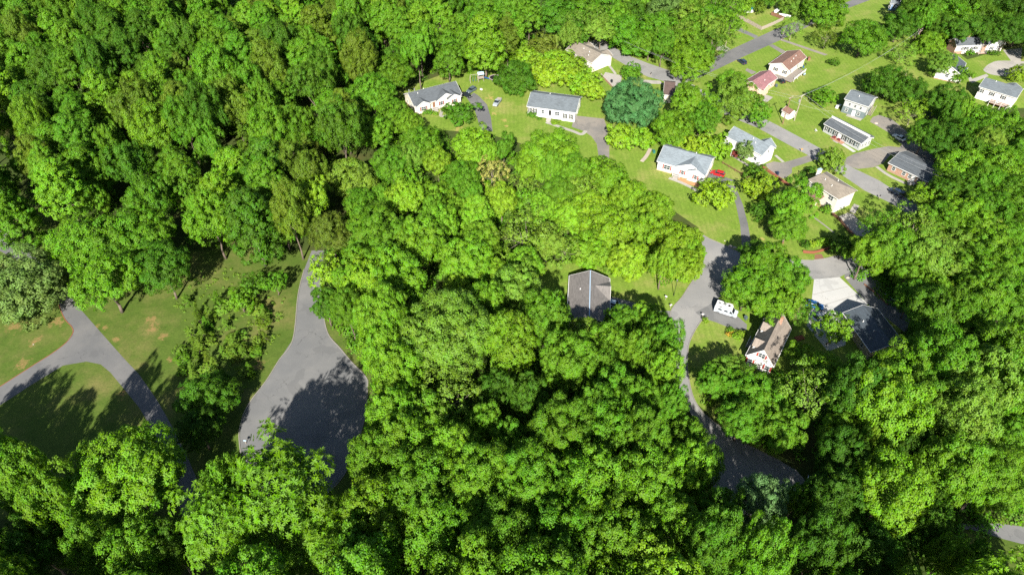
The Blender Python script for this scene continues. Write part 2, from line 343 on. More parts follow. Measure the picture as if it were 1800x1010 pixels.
# the wide new concrete drive, poured in slabs with open joints
big = [(1431,490),(1476,487),(1526,534),(1488,552),(1486,606),(1455,617),(1418,572),(1426,535)]
sheet('driveway', big, M['newconc'], .012)
a0, a1, b0, b1 = P(1433,492), P(1474,489), P(1420,570), P(1521,533)
for t in (.34, .67):                                   # saw-cut joints across the slab
    q0, q1 = a0.lerp(b0, t), a1.lerp(b1, t)
    dv = (q1-q0).normalized(); nv = Vector((-dv.y, dv.x, 0))*.05
    mb = MB(); mb.add([(*(q0-nv)[:2],.017),(*(q1-nv)[:2],.017),(*(q1+nv)[:2],.017),(*(q0+nv)[:2],.017)], [(0,1,2,3)])
    tag(mb.build('slab_joint', M['kerb']), kind='structure')
# walks
for px, wd, m in (([(960,215),(972,219),(990,225),(1008,231),(1022,236),(1030,230)], 1.3, 'conc'), ([(1176,313),(1185,316),(1200,322),(1216,330),(1226,336)], 1.2, 'conc'),
                  ([(1463,243),(1482,254),(1502,267)], 1.3, 'newconc'), ([(1541,293),(1562,308),(1591,322)], 1.2, 'conc'), ([(1285,272),(1304,284),(1325,297)], .9, 'conc'),
                  ([(1363,273),(1370,279),(1377,285)], 1.0, 'conc'), ([(1425,378),(1447,394),(1466,409)], .5, 'kerb'), ([(1070,114),(1082,130)], 1.0, 'conc'), ([(777,194),(775,204),(786,203)], 1.1, 'conc'),
                  ([(1498,374),(1502,366),(1506,360)], 1.6, 'conc')):
    kerb(px, wd, .05, name='path', m=M[m], smooth=len(px) > 2)
# mulch beds and the trodden patch by the street
sheet('mulch_bed', [(1412,440),(1430,441),(1450,436),(1464,432),(1462,437),(1449,441),(1430,446),(1412,445)], M['mulch'], .010)
sheet('dirt_path', [(1432,447),(1444,446),(1449,454),(1432,457)], M['timber'], .010)
sheet('mulch_bed', [(1180,304),(1200,309),(1236,324),(1229,330),(1205,322),(1183,311)], M['clay'], .010)
sheet('mulch_bed', [(1281,262),(1296,261),(1300,270),(1290,274),(1280,267)], M['mulch'], .010)

# ------------------------------------------------------------------ houses
CACHE = {}
def cached(key, fn):
    if key not in CACHE: CACHE[key] = fn()
    return CACHE[key]
def part(name, me, parent, loc=(0,0,0), rz=0.0, label=None):
    o = link(bpy.data.objects.new(name, me)); o.parent = parent; o.location = loc; o.rotation_euler = (0,0,rz)
    if label: o['label'] = label
    return o
class House:
    """gabled house found from its ridge line and its eave line; x runs along the ridge, the front faces -y"""
    def __init__(s, name, rA, rB, eaves, hw, rise, wall, roof, label, cat='house', back=None, oh=.4, endoh=.35, found=None, hip=False, group=None, L=None):
        zr = hw+rise
        A, B = P(*rA, zr), P(*rB, zr); d = (B-A); d.z = 0; Lr = L or d.length; d.normalize(); nrm = Vector((-d.y, d.x, 0))
        De = sum(abs((P(*e, hw)-A).dot(nrm)) for e in eaves)/len(eaves); De = min(De, 7.5)
        s.De, s.Db, s.hw, s.rise, s.zr = De, back or De, hw, rise, zr
        c = A + d*Lr/2; s.Lr = Lr
        s.root = empty(name, (c.x, c.y, 0), math.atan2(d.y, d.x), label, cat, group)
        s.wallm, s.roofm, s.oh = wall, roof, oh
        L2 = Lr/2; Lw = L2-endoh; s.Lw = Lw; Df = De-oh; Dbw = s.Db-oh; s.Df, s.Dbw = Df, Dbw
        pit = rise/De; pitb = rise/s.Db; s.pit = pit; T = .16
        if not hip:
            prof = [(-Df, 0), (Dbw, 0), (Dbw, hw+oh*pitb-T), (0, zr-T-.02), (-Df, hw+oh*pit-T)]
            s.wall = MB().prism(prof, -Lw, Lw).build('wall', wall, s.root)
            s.roof = MB().prism([(-De, hw), (0, zr), (s.Db, hw), (s.Db-.02, hw-T), (0, zr-T), (-De+.02, hw-T)], -L2, L2).build('roof', roof, s.root)
            for x in (-1, 1):
                for y0, z0 in ((-De, hw), (s.Db, hw)):
                    MB().prism([(y0, z0-T-.06), (y0, z0+.02), (0, zr+.02), (0, zr-T-.06)], x*(L2+.004), x*(L2+.06)).build('rake_trim', M['trim'], s.root)
            for y, sg in ((-De, -1), (s.Db, 1)):
                MB().box(-L2, L2, min(y, y+sg*.12), max(y, y+sg*.12), hw-.17, hw-.03).build('gutter', M['trim'], s.root)
            MB().prism([(-.17, zr-.17*pit+.012), (0, zr+.03), (.17, zr-.17*pitb+.012)], -L2+.01, L2-.01).build('ridge_cap', roof, s.root)
        else:
            s.wall = MB().box(-Lw, Lw, -Df, Dbw, 0, hw-.1).build('wall', wall, s.root)
            h = hip; mb = MB()
            vs = [(-L2,-De,hw),(L2,-De,hw),(L2,s.Db,hw),(-L2,s.Db,hw),(-L2+h[0],0,zr),(L2-h[1],0,zr)]
            vs += [(x,y,hw-T) for x, y, z in vs[:4]]
            mb.add(vs, [(0,1,5,4),(1,2,5),(2,3,4,5),(3,0,4),(0,6,7,1),(1,7,8,2),(2,8,9,3),(3,9,6,0),(6,9,8,7)])
            s.roof = mb.build('roof', roof, s.root)
            for y, sg in ((-De, -1), (s.Db, 1)):
                MB().box(-L2, L2, min(y, y+sg*.12), max(y, y+sg*.12), hw-.17, hw-.03).build('gutter', M['trim'], s.root)
        if found: MB().box(-Lw-.05, Lw+.05, -Df-.05, Dbw+.05, 0, found[1]).build('foundation', found[0], s.root)
    def frame_(s, face, off=0.0):
        if face == 'f': return (lambda t, z: (t, -s.Df-off-.002, z)), 0.0
        if face == 'b': return (lambda t, z: (t, s.Dbw+off+.002, z)), math.pi
        if face == 'r': return (lambda t, z: (s.Lw+off+.002, t, z)), math.pi/2
        return (lambda t, z: (-s.Lw-off-.002, t, z)), -math.pi/2
    def win(s, face, t, z, w_=1.0, h=1.3, sh=None, off=0.0):
        f, rz = s.frame_(face, off)
        def mk():
            b = .09; mb = MB()
            mb.box(-w_/2-b, w_/2+b, -.07, 0, -h/2-b, -h/2).box(-w_/2-b, w_/2+b, -.07, 0, h/2, h/2+b)
            mb.box(-w_/2-b, -w_/2, -.07, 0, -h/2, h/2).box(w_/2, w_/2+b, -.07, 0, -h/2, h/2)
            return mb.mesh('window', M['frame'])
        def mp(): return MB().box(-w_/2+.003, w_/2-.003, -.03, -.002, -h/2+.003, h/2-.003).mesh('pane', M['glass'])
        def mm(): 
            mb = MB().box(-w_/2, w_/2, -.055, -.032, -.035, .035)
            if w_ > 1.3:
                mb.box(-.035, .035, -.06, -.034, -h/2, h/2)
            return mb.mesh('sash_bar', M['frame'])
        o = part('window', cached(('w', w_, h), mk), s.root, f(t, z), rz)
        part('pane', cached(('p', w_, h), mp), o); part('sash_bar', cached(('m', w_, h), mm), o)
        if sh:
            for sg in (-1, 1):
                def ms(): return MB().box(-.2, .2, -.05, 0, -h/2-.05, h/2+.05).mesh('shutter', M[sh])
                k = sg*(w_/2+.31)
                loc = f(t+k, z) if face == 'f' else f(t-k, z) if face == 'b' else f(t+k, z) if face == 'r' else f(t-k, z)
                part('shutter', cached(('s', sh, h), ms), s.root, loc, rz)
    def door(s, face, t, z0=.3, w_=1.0, h=2.05, m='trim', off=0.0):
        f, rz = s.frame_(face, off)
        mb = MB().box(-w_/2, w_/2, -.06, 0, 0, h)
        o = part('door', mb.mesh('door', M[m]), s.root, f(t, z0), rz)
        part('handle', cached('handle', lambda: MB().box(-.03, .03, -.12, -.06, -.06, .06).mesh('handle', M['rim'])), o, (w_*.35, 0, 1.0))
    def garage(s, face, t, w_=2.6, h=2.2, off=0.0):
        f, rz = s.frame_(face, off)
        o = part('garage_door', MB().box(-w_/2, w_/2, -.03, 0, 0.02, h).mesh('garage_door', M['trim']), s.root, f(t, 0), rz)
        for k in range(4):
            part('panel', cached(('gp', w_, h), lambda: MB().box(-w_/2+.06, w_/2-.06, -.06, -.031, .05, h/4-.03).mesh('panel', M['trim'])), o, (0, 0, k*h/4))
    def gable(s, t, wd, pj=0.0, face='f', rise=None, hw=None, wall=None, y_end=None, roof=None):
        """cross gable whose face stands pj in front of the wall"""
        sg = -1 if face == 'f' else 1
        D, pit = (s.De, s.pit) if face == 'f' else (s.Db, s.rise/s.Db)
        hw = hw or s.hw; rise = rise or min(wd/2*max(pit, .42), s.zr-hw-.05); T = .16
        z2 = hw+rise; yin = D*(1-(z2-s.hw)/s.rise)-.0
        yf = D+pj; M2 = Matrix.Translation((t, 0, 0))
        w2 = wd/2; ins = .3
        k = rise/w2
        prof = [(-w2+ins, 0), (w2-ins, 0), (w2-ins, hw+ins*k-T), (0, z2-T-.02), (-w2+ins, hw+ins*k-T)]
        yw = yf-.38
        MB().prism(prof, sg*(D-s.oh-.3), sg*yw, 'y', M2).build('gable_wall', wall or s.wallm, s.root)
        mb = MB(); y0, y1 = sg*yf, sg*max(yin-.05, .05); ye = sg*(D - .02)
        # each slope runs back until it meets the main roof
        for q in (-1, 1):
            a = [(t, y0, z2), (t+q*w2, y0, hw), (t+q*w2, sg*min(yf, D-.01), hw), (t, y1, z2)]
            b = [(x, y, z-T) for x, y, z in a]
            mb.add(a+b, [(0,1,2,3),(4,7,6,5),(0,4,5,1),(1,5,6,2),(2,6,7,3),(3,7,4,0)])
        mb.build('gable_roof', roof or s.roofm, s.root)
        for q in (-1, 1):
            e = .06*sg
            mb = MB().prism([(0, z2-T-.05), (0, z2+.02), (q*w2, hw+.02), (q*w2, hw-T-.05)], y0+.004*sg, y0+e, 'y', M2)
            mb.build('rake_trim', M['trim'], s.root)
        return pj+s.De-.38-s.Df if face == 'f' else pj+s.Db-.38-s.Dbw
    def box(s, name, x0, x1, y0, y1, z0, z1, m): return MB().box(x0, x1, y0, y1, z0, z1).build(name, M[m] if isinstance(m, str) else m, s.root)
    def vents(s, pts):
        for x, y in pts:
            z = s.zr - abs(y)*s.pit
            part('vent_pipe', cached('vent', lambda: MB().tube((0,0,-.1),(0,0,.45),.11,n=8).mesh('vent_pipe', M['trim'])), s.root, (x, y, z))
    def porch(s, x0, x1, depth, z=.5, m='oldwood', rail=True, roofz=None, posts=True):
        y0 = -s.Df-depth; y1 = -s.Df-.03
        s.box('porch_floor', x0, x1, y0, y1, z-.15, z, m)
        xs = [x0+.08, x1-.08] if x1-x0 < 4 else [x0+.08, x0+(x1-x0)/3, x0+2*(x1-x0)/3, x1-.08]
        for x in xs:
            if posts: MB().box(x-.06, x+.06, y0+.02, y0+.14, 0 if not roofz else z+.01, (roofz or z+1.0)).build('porch_post', M['trim'], s.root)
        if rail:
            for a, b in zip(xs[:-1], xs[1:]):
                mb = MB().box(a+.07, b-.07, y0+.05, y0+.11, z+.85, z+.93).box(a+.07, b-.07, y0+.05, y0+.11, z+.1, z+.16)
                k = max(2, int((b-a)/.25))
                for i in range(1, k): mb.box(a+(b-a)*i/k-.02, a+(b-a)*i/k+.02, y0+.06, y0+.1, z+.16, z+.85)
                mb.build('railing', M['trim'], s.root)
    def steps(s, x, y, z, wd=1.2, n=3, m='conc'):
        for i in range(n):
            h = z*(n-i)/(n+1)
            s.box('step', x-wd/2, x+wd/2, y-.3*(i+1), y-.3*i-.004, 0, h, m)

# white house with dark roof beside the wood
h = House('house', (716.7,163.8), (801,142.7), [(736.7,185),(814.5,164)], 3.2, 2.7, M['cream'], M['r_charcoal'], 'cream house with charcoal roof and three front gables against the upper left wood', found=(M['brick'], .5))
x0, x1 = -h.Lw, h.Lw
o = h.gable(x0+3.0, 5.6, 1.0); h.win('f', x0+3.0, 1.7, 1.7, 1.4, 'maroon', o)
o = h.gable(x1-6.0, 8.0, .6); h.win('f', x1-8.0, 1.8, 1.0, 1.4, 'maroon', o)
o2 = h.gable(x1-3.2, 5.6, 1.5, rise=1.5); h.win('f', x1-3.2, 1.8, 1.0, 1.4, 'maroon', o2)
h.porch(x0+6.0, x0+9.0, 1.6, .5); h.door('f', x0+7.4, .5, m='timber'); h.steps(x0+7.4, -h.Df-1.6, .5, 1.3, 3, 'conc')
h.win('l', -1.5, 1.7, 1.0, 1.2); h.win('l', 2.0, 1.7, .9, 1.2); h.vents([(-6, -1.0)]); h.vents([(-3, .8)])
for q in (-8.6, -6.5): part('chimney', cached('flue', lambda: MB().tube((0,0,-.4),(0,0,.9),.16,n=8).tube((0,0,.86),(0,0,1.02),.24,n=8).mesh('chimney', M['metal'])), h.root, (q, .7, h.zr-.3))
# long white house with recessed porch
h = House('house', (933,162), (1019,173), [(925,185.6),(1009,198.9)], 3.6, 2.4, M['white'], M['r_slate_r'], 'long white house with plain slate-grey roof and white porch railing above a wide lawn')
x0, x1 = -h.Lw, h.Lw
h.box('bay_wall', x1-4.6, x1-.02, -h.Df-.7, -h.Df-.004, 0, h.hw-.25, h.wallm)
for q in (.9, 2.6): h.win('f', x0+q, 2.0, .5, 1.8, 'blackp')
for q in (-3.4, -1.2): h.win('f', x1+q, 2.0, .5, 1.8, 'blackp', .71)
h.win('f', x0+5.4, 2.1, 1.0, 1.3); h.door('f', x0+8.0, .9, m='blackp'); h.win('f', x0+10.6, 2.1, 1.6, 1.4)
h.porch(x0+4.2, x1-4.7, 1.5, .9, 'trim', True, h.hw-.3); h.steps(x0+8.0, -h.Df-1.5, .9, 1.6, 4, 'conc')
h.win('r', -2.5, 2.2, .9, 1.3); h.win('r', 2.2, 2.2, .9, 1.3); h.door('r', 0.2, 0.05, m='trim'); h.vents([(-2, 1.0)])
# white house with red shutters
h = House('house', (1167,255.2), (1253.4,278), [(1148.8,281.6),(1237.4,305.7)], 3.4, 2.7, M['white'], M['r_paleblue'], 'white house with pale blue-grey roof, red shutters and teal door beside the red car', found=(M['pink'], .55))
x0, x1 = -h.Lw, h.Lw
h.win('f', x0+3.1, 1.9, 1.9, 1.5, 'redpaint'); h.door('f', x0+6.6, .6, 1.6, 2.2, 'teal')
o = h.gable(x1-4.9, 9.6, .25, rise=2.3); h.win('f', x1-7.0, 1.8, .9, 1.4, 'redpaint', o)
o2 = h.gable(x1-2.6, 5.6, .95, rise=1.35); h.win('f', x1-2.6, 1.8, .9, 1.4, 'redpaint', o2)
h.porch(x0+5.5, x0+7.9, 1.5, .6, 'oldwood'); h.steps(x0+6.7, -h.Df-1.5, .6, 1.6, 3, 'conc')
h.win('r', -2, 1.9, .9, 1.3); h.win('r', 2, 1.9, .9, 1.3); h.vents([(2.5, .6)])
# blue-grey roof house with patio roof and garage end
h = House('house', (1290.6,221.7), (1355.6,255.6), [(1274,236.8),(1336.8,273)], 4.4, 2.4, M['white'], M['r_paleblue'], 'white house with pale grey roof, windowed garage end and flat white patio roof')
x0, x1 = -h.Lw, h.Lw
h.gable(x1-2.9, 5.6, .9, 'b'); h.garage('r', -1.9, 2.5); h.garage('r', 1.6, 2.5)
h.box('patio_roof', x0-1.0, x0+5.2, -h.Df-3.4, -h.Df-.05, 2.95, 3.1, 'trim')
for q in (x0-.8, x0+2.0, x0+5.0): h.box('patio_post', q-.07, q+.07, -h.Df-3.3, -h.Df-3.16, 0, 2.94, 'trim')
h.win('f', x0+3.3, 1.6, 1.6, 1.4); h.door('f', x0+1.2, .1); h.win('f', x0+7.5, 2.0, 1.0, 1.2); h.win('f', x1-2, 2.0, 1.0, 1.2); h.win('r', 0, 4.6, .8, 1.0)
h.vents([(1.0, -.6), (2.6, -1.4)])
# two-storey cream house with hip roof
e = P(1420.8,316.5,5.4); f_ = P(1475,351,5.4); g_ = P(1506,334,5.4)
mid = (proj(((e+ (g_-f_)*.5).x, (e+(g_-f_)*.5).y, 7.2))[:2], proj(((f_+(g_-f_)*.5).x, (f_+(g_-f_)*.5).y, 7.2))[:2])
h = House('house', mid[0], mid[1], [(1420.8,316.5),(1475,351)], 5.4, 1.8, M['cream'], M['r_taupe'], 'tall cream two-storey house with taupe hipped roof and white chimney by the street', hip=(1.5, 3.6))
x0, x1 = -h.Lw, h.Lw
for q in (x0+4.6, x1-2.2): h.win('f', q, 4.1, 1.6 if q > 0 else 1.0, 1.3)
h.win('f', x1-2.2, 1.5, 1.9, 1.5); h.win('f', x0+1.6, 4.1, 1.0, 1.2)
MB().prism([(-h.Df-3.0, 2.75), (-h.Df-.02, 3.5), (-h.Df-.02, 3.36), (-h.Df-3.0, 2.6)], x0+1.6, x0+6.6).build('porch_roof', M['r_brownr'], h.root)
for q in (x0+1.8, x0+6.4): h.box('porch_post', q-.08, q+.08, -h.Df-2.9, -h.Df-2.74, .31, 2.6, 'trim')
h.box('porch_floor', x0+1.5, x0+6.7, -h.Df-3.0, -h.Df-.03, 0, .3, 'brick'); h.door('f', x0+3.6, .3, m='redpaint')
h.garage('r', -1.2, 4.4, 2.2); h.box('chimney', x0-.75, x0-.03, -.2, 1.0, 0, 7.4, 'stucco'); h.box('chimney_cap', x0-.85, x0+.07, -.3, 1.1, 7.402, 7.56, 'lblue')
h.vents([(-2, -1.4), (1.0, -1.9), (.5, 1.3)])
# two-storey grey house
h = House('house', (1495.6,158.3), (1538,172), [(1483.3,171.3),(1516.5,186.5)], 5.2, 1.6, M['grey_sid'], M['r_slate_r'], 'small two-storey house, light grey above and dark grey below, white door, by the tree line')
x0, x1 = -h.Lw, h.Lw
h.box('lower_wall', x0-.04, x1+.04, -h.Df-.04, h.Dbw+.04, 0, 2.5, M['dgrey_sid'])
for q in (.2, .45, .7): h.win('f', x0+2*x1*q+.4, 3.7, .7, 1.0)
h.win('f', x0+1.6, 1.4, .8, 1.1, None, .05); h.win('f', x1-2.0, 1.4, .8, 1.1, None, .05); h.door('f', x0+4.2, .1, 1.2, 2.0, 'trim', .05)
h.win('r', -1.5, 1.4, .8, 1.1, None, .05); h.win('r', 1.5, 3.7, .8, 1.1); h.vents([(-.5, -1.6)])
h.box('patio_slab', x0+2.4, x1-.2, -h.Df-1.6, -h.Df-.06, 0, .12, 'conc')
for i in range(8): h.box('stair_tread', x1+.3, x1+1.4, 2.4-.32*i-.3, 2.4-.32*i, 2.45-.3*i-.07, 2.45-.3*i, 'wood')
for q in (x1+.25, x1+1.42): MB().prism([(2.5, 2.45), (2.5, 3.4), (-.1, .95), (-.1, 0)], q-.03, q+.03).build('stair_stringer', M['wood'], h.root)
# long grey ranch with a raised rear roof
h = House('house', (1461,206.7), (1528,241.5), [(1447,216.8),(1513.6,252.2)], 3.0, 1.3, M['grey_sid'], M['r_charcoal'], 'long low grey house with white band along its two-level roof')
x0, x1 = -h.Lw, h.Lw
MB().prism([(0.3, h.zr-.05), (.3, h.zr+.55), (h.Db+.2, h.hw+.42), (h.Db+.2, h.hw+.22)], -h.Lr/2+.02, h.Lr/2-.02).build('rear_roof', M['r_slate_r'], h.root)
h.box('clerestory_band', -h.Lr/2+.01, h.Lr/2-.01, .12, .29, h.zr-.1, h.zr+.62, 'trim')
for i in range(8):
    q = x0+1.3+(h.Lw*2-2.6)*i/7
    if i == 3: h.door('f', q, .3, 1.0, 2.0, 'trim')
    else: h.win('f', q, 1.6, .6, 1.5, 'dgrey_sid' if i % 2 else 'blackp')
h.porch(x0+4.2, x0+9.0, 1.6, .3, 'brick', False, None, False)
for q in (x0+5.2, x0+7.0): part('porch_bench', MB().box(-.5,.5,-.2,.2,.3,.42).box(-.5,.5,.16,.22,.42,.8).box(-.45,-.38,-.18,.18,0,.3).box(.38,.45,-.18,.18,0,.3).mesh('porch_bench', M['maroon']), h.root, (q, -h.Df-.8, .3))
for q in (-1.6, 0.2, 1.8): h.win('r', q, 1.6, .8, 1.2)
h.box('step', x0+5.8, x0+7.6, -h.Df-2.1, -h.Df-1.62, 0, .16, 'conc')
# brick ranch
h = House('house', (1581.3,267.3), (1655,301), [(1558,283.4),(1633,320.8)], 2.9, 1.7, M['brick'], M['r_charcoal'], 'red brick ranch house with long charcoal roof next to the gravel parking area')
x0, x1 = -h.Lw, h.Lw
for q, w_ in ((1.8, 1.0), (5.2, 1.0), (7.2, 1.0)): h.win('f', x0+q, 1.6, w_, 1.2)
h.door('f', x0+8.4, .4, 1.0, 2.0, 'trim'); h.win('f', x0+10.4, 1.6, 1.5, 1.3); h.win('f', x1-1.2, 1.6, .9, 1.2)
h.porch(x0+7.6, x0+9.8, 1.4, .4, 'conc', True); h.steps(x0+8.5, -h.Df-1.4, .4, 1.2, 2); h.win('r', 0, 1.6, .9, 1.2); h.win('l', -1, 1.6, .9, 1.2)
# cape cod house in front with two dormers (its ridge runs away from the camera, dormers on the left slope)
h = House('house', (1375,548.7), (1343,614.7), [(1395,575),(1360,638.6)], 3.3, 3.9, M['white'], M['r_tanr'], 'white storey-and-a-half house with brown roof, two dormers and red shutters behind the camper van', oh=.3)
x0, x1 = -h.Lw, h.Lw
# the ridge was read top to bottom, so the dormer side is -y
MB().prism([(-h.De-.01, h.hw+.015), (-.18, h.zr-.18*h.pit+.03), (-.18, h.zr-.18*h.pit), (-h.De-.01, h.hw)], -h.Lr/2+.005, h.Lr/2-.005).build('roof_slope', M['r_greyb'], h.root, )
for t in (x0+4.3, x1-3.0):
    wd, zb, zt, pk = 2.4, h.hw+.2, h.hw+2.1, h.hw+3.2
    yf = -h.De*.80
    MB().prism([(t-wd/2, zb-.6), (t+wd/2, zb-.6), (t+wd/2, zt), (t, pk-.12), (t-wd/2, zt)], yf, -.4, 'y').build('dormer_wall', M['white'], h.root)
    mb = MB()
    for q in (-1, 1):
        a = [(t, yf-.3, pk), (t+q*(wd/2+.3), yf-.3, zt-.2), (t+q*(wd/2+.3), -h.De*(1-(zt-.2-h.hw)/h.rise), zt-.2), (t, -h.De*(1-(pk-h.hw)/h.rise)+.05, pk)]
        b = [(x, y, z-.12) for x, y, z in a]
        mb.add(a+b, [(0,1,2,3),(4,7,6,5),(0,4,5,1),(1,5,6,2),(2,6,7,3),(3,7,4,0)])
    mb.build('dormer_roof', M['r_tanr'], h.root)
    h.win('f', t, (zb+zt)/2+.25, 1.0, 1.1, None, -(h.Df+yf)+.002)
h.win('r', 0, 4.9, 1.4, 1.3, 'redpaint'); h.win('r', -2, 1.7, 1.0, 1.4, 'redpaint'); h.win('r', 2, 1.7, 1.0, 1.4, 'redpaint')
h.door('f', 0, .4, m='redpaint'); h.win('f', x0+3, 1.7, 1.0, 1.4); h.win('f', x1-3, 1.7, 1.0, 1.4); h.porch(-1.5, 1.5, 1.5, .4)
h.box('chimney', -4.6, -3.8, .25, .95, 0, h.zr+.9, 'brick')
# dark-roofed house among the trees
h = House('house', (1517,535.5), (1561,594), [(1487,548.5),(1518,609.5)], 3.2, 2.0, M['tan_sid'], M['r_darkr'], 'house with very dark roof at the foot of the wide pale concrete drive', L=13.0)
h.win('f', 3.0, 1.6, .9, 1.1); h.win('f', -1.0, 1.6, .9, 1.1); h.garage('l', -1.8, 2.6); h.garage('l', 1.8, 2.6); h.vents([(1.5, -1.6), (-2, -2.2)])
# grey-brown roof in the middle of the wood
h = House('house', (1037.8,475), (1036,556), [(1073.5,487),(1072,551)], 3.4, 2.3, M['grey_sid'], M['r_greyw'], 'house with grey-brown roof and one side gable, alone in the middle of the wood', back=5.2)
# ridge runs towards the camera: right slope is +y here, left slope -y
h.gable(-3.4, 7.0, .05, 'b', rise=1.75); h.vents([(-2.0, -2.4)]); h.vents([(4.4, 2.2)])
h.box('ridge_flashing', -h.Lr/2+.02, h.Lr/2-.02, -.11, .11, h.zr+.02, h.zr+.05, 'lblue'); h.garage('b', 2.5, 2.8); h.win('b', -3.4, 1.7, 1.4, 1.3); h.win('f', -2, 1.7, 1.0, 1.2)
# taupe roof house on the upper street
h = House('house', (1011,72), (1058,95), [(996.7,88),(1042,112)], 4.2, 2.1, M['cream'], M['r_taupe'], 'cream house with taupe roof and white garage end, behind the pale hedge trees')
h.gable(5.0, 6.0, .9, 'b'); h.gable(-4.2, 5.0, .4, 'b'); h.garage('r', -1.4, 2.6, 2.1); h.garage('r', 1.8, 2.2, 2.1)
h.box('lower_wall', h.Lw-3, h.Lw+.06, -h.Df-.06, h.Dbw+.06, 0, .01+.0, 'brick')
for q in (-5, -3, 1.5, 4.0): h.win('f', q, 2.9, .9, 1.3, None)
h.vents([(-1, -1.4), (2.4, -1.6), (3.4, -3.0)])
# brown roof house with cluttered deck
h = House('house', (1374.4,111), (1406.2,87.9), [(1389.6,121.4),(1420.7,99.7)], 3.6, 1.9, M['cream'], M['r_brownr'], 'cream house with brown roof and cluttered grey deck on the open lawn', back=4.9)
x0, x1 = -h.Lw, h.Lw
h.win('l', 1.8, 2.3, .7, 1.2, 'blackp'); h.win('l', -1.9, 2.3, .7, 1.2, 'blackp')
h.porch(x0-.4, x0+9.5, 3.4, .8, 'oldwood', True, None, True); h.door('f', x0+5, .8); h.win('f', x0+2.4, 2.3, 1.2, 1.2); h.win('f', x0+8.6, 2.3, 1.2, 1.2); h.vents([(0, -1.2), (2.5, -.9), (-2.5, -1.5)])
h.box('deck_floor', x0-2.6, x0-.45, -h.Df-3.3, 1.0, .6, .78, 'oldwood'); MB().prism([(-.2, .79), (-.2, .9), (2.3, 0.1), (2.3, 0)], x0-2.5, x0-.5).build('deck_ramp', M['oldwood'], h.root)
# maroon roof house
h = House('house', (1322,143), (1354,123.2), [(1343,154.7),(1367.7,135.2)], 3.2, 1.9, M['pink'], M['r_maroonr'], 'peach-walled house with faded maroon roof, half behind a leafy tree')
h.win('f', 3.5, 1.7, .9, 1.2); h.win('f', 0, 1.7, .9, 1.2); h.win('r', 0, 1.7, 1.0, 1.2); h.gable(-3.0, 5.0, 1.2); h.vents([(-.5, -2.0)])
# long white and brick ranch at upper right
h = House('house', (1678.7,67.2), (1764,62.9), [(1688.8,80.9),(1768.3,76.6)], 3.6, 2.0, M['white'], M['r_charcoal'], 'long white ranch house with brick left end and charcoal roof at the top right')
x0, x1 = -h.Lw, h.Lw
h.box('brick_front', x0-.05, x0+3.4, -h.Df-.05, h.Dbw, 0, 1.2, M['brick']); MB().prism([(-h.Df, 0), (h.Dbw, 0), (h.Dbw, h.hw-.1), (0, h.zr-.22), (-h.Df, h.hw-.1)], x0-.06, x0-.004).build('end_wall', M['brick'], h.root)
for q in (3.2, 7.3): h.win('f', x0+q, 2.2, .7, 1.2, 'blackp'); h.win('f', x0+q+1.6, 2.2, .7, 1.2, 'blackp')
o = h.gable(x1-3.4, 6.6, .5); h.win('f', x1-5.0, 2.1, .8, 1.2, 'blackp', o); h.win('f', x1-1.9, 2.1, .8, 1.2, 'blackp', o)
h.box('brick_panel', x1-8.6, x1-7.0, -h.Df-.06, -h.Df-.004, 0, 3.2, M['brick']); h.door('f', x1-9.4, .4); h.porch(x1-10.4, x1-7.0, 1.5, .4, 'brick', False)
h.box('chimney', x0+5.2, x0+6.2, .2, 1.2, h.zr-1, h.zr+1.1, 'brick'); h.box('chimney_cap', x0+5.0, x0+6.4, 0, 1.4, h.zr+1.102, h.zr+1.2, 'red')
# dark roof with white gable
h = House('house', (1679.5,95.4), (1672,116.8), [(1654,98.3),(1647,120.7)], 3.6, 2.4, M['white'], M['r_darkr'], 'white gable-fronted house with near-black roof below the long white ranch', back=4.8)
h.win('r', 0, 2.2, 1.2, 1.2)
h.gable(2.5, 5.0, .8, 'b', rise=1.9); h.vents([(0, -2.0)]); h.box('lower_wall', h.Lw-2, h.Lw+.05, -h.Df-.05, h.Dbw+.05, 0, .4, M['brick'])
# grey roof white house at right edge
h = House('house', (1732,136), (1799,156), [(1718.5,151),(1789,173.5)], 4.6, 1.9, M['white'], M['r_slate_r'], 'white house with grey roof and brown back deck at the right edge')
x0, x1 = -h.Lw, h.Lw
for q in (.9, 4.5, 8.3): h.win('f', x0+q, 3.2, .8, 1.2, 'blackp')
h.porch(x0+5.2, x0+11.0, 3.0, 1.4, 'timber', True, None); h.gable(3.0, 5.0, .6, 'b'); h.vents([(-2.5, -.5)])
for i in range(5): h.box('stair_tread', x0+4.2, x0+5.15, -h.Df-2.8+.0, -h.Df-1.6, .3+.22*i-.05, .3+.22*i, 'timber') if False else None
# half hidden roofs at the top
h = House('house', (1111,7), (1128,13), [(1099.5,14),(1115,21)], 4.0, 2.0, M['cream'], M['r_tanr'], 'small cream house with pinkish-tan roof, at the top edge above the street end')
h.win('f', 0, 2.4, 1.2, 1.3); h.garage('r', 0, 2.2)
h = House('house', (1152,58), (1182,72), [(1143,68),(1172,82)], 3.4, 1.8, M['white'], M['r_greyb'], 'white house almost hidden in trees above the upper street')
h.win('f', -3, 1.8, 1.0, 1.2); h.win('f', 2, 1.8, 1.0, 1.2); h.door('f', 0, .3)
h = House('house', (1168,143.3), (1188,145), [(1155.6,159),(1171,173)], 3.4, 1.8, M['cream'], M['r_dkbrown'], 'brown-roofed house mostly hidden between the blue-green tree and its bright neighbour', back=4.5)
h.win('l', 0, 1.8, 1.0, 1.2)
h = House('house', (1567,-1), (1584,-1), [(1560,7),(1587,5)], 3.2, 1.8, M['blue_sid'], M['r_slate_r'], 'blue house with grey roof at the top edge beside the open lawn')
for q in (-1.8, 0, 1.8): h.win('f', q, 1.8, 1.0, 1.2)
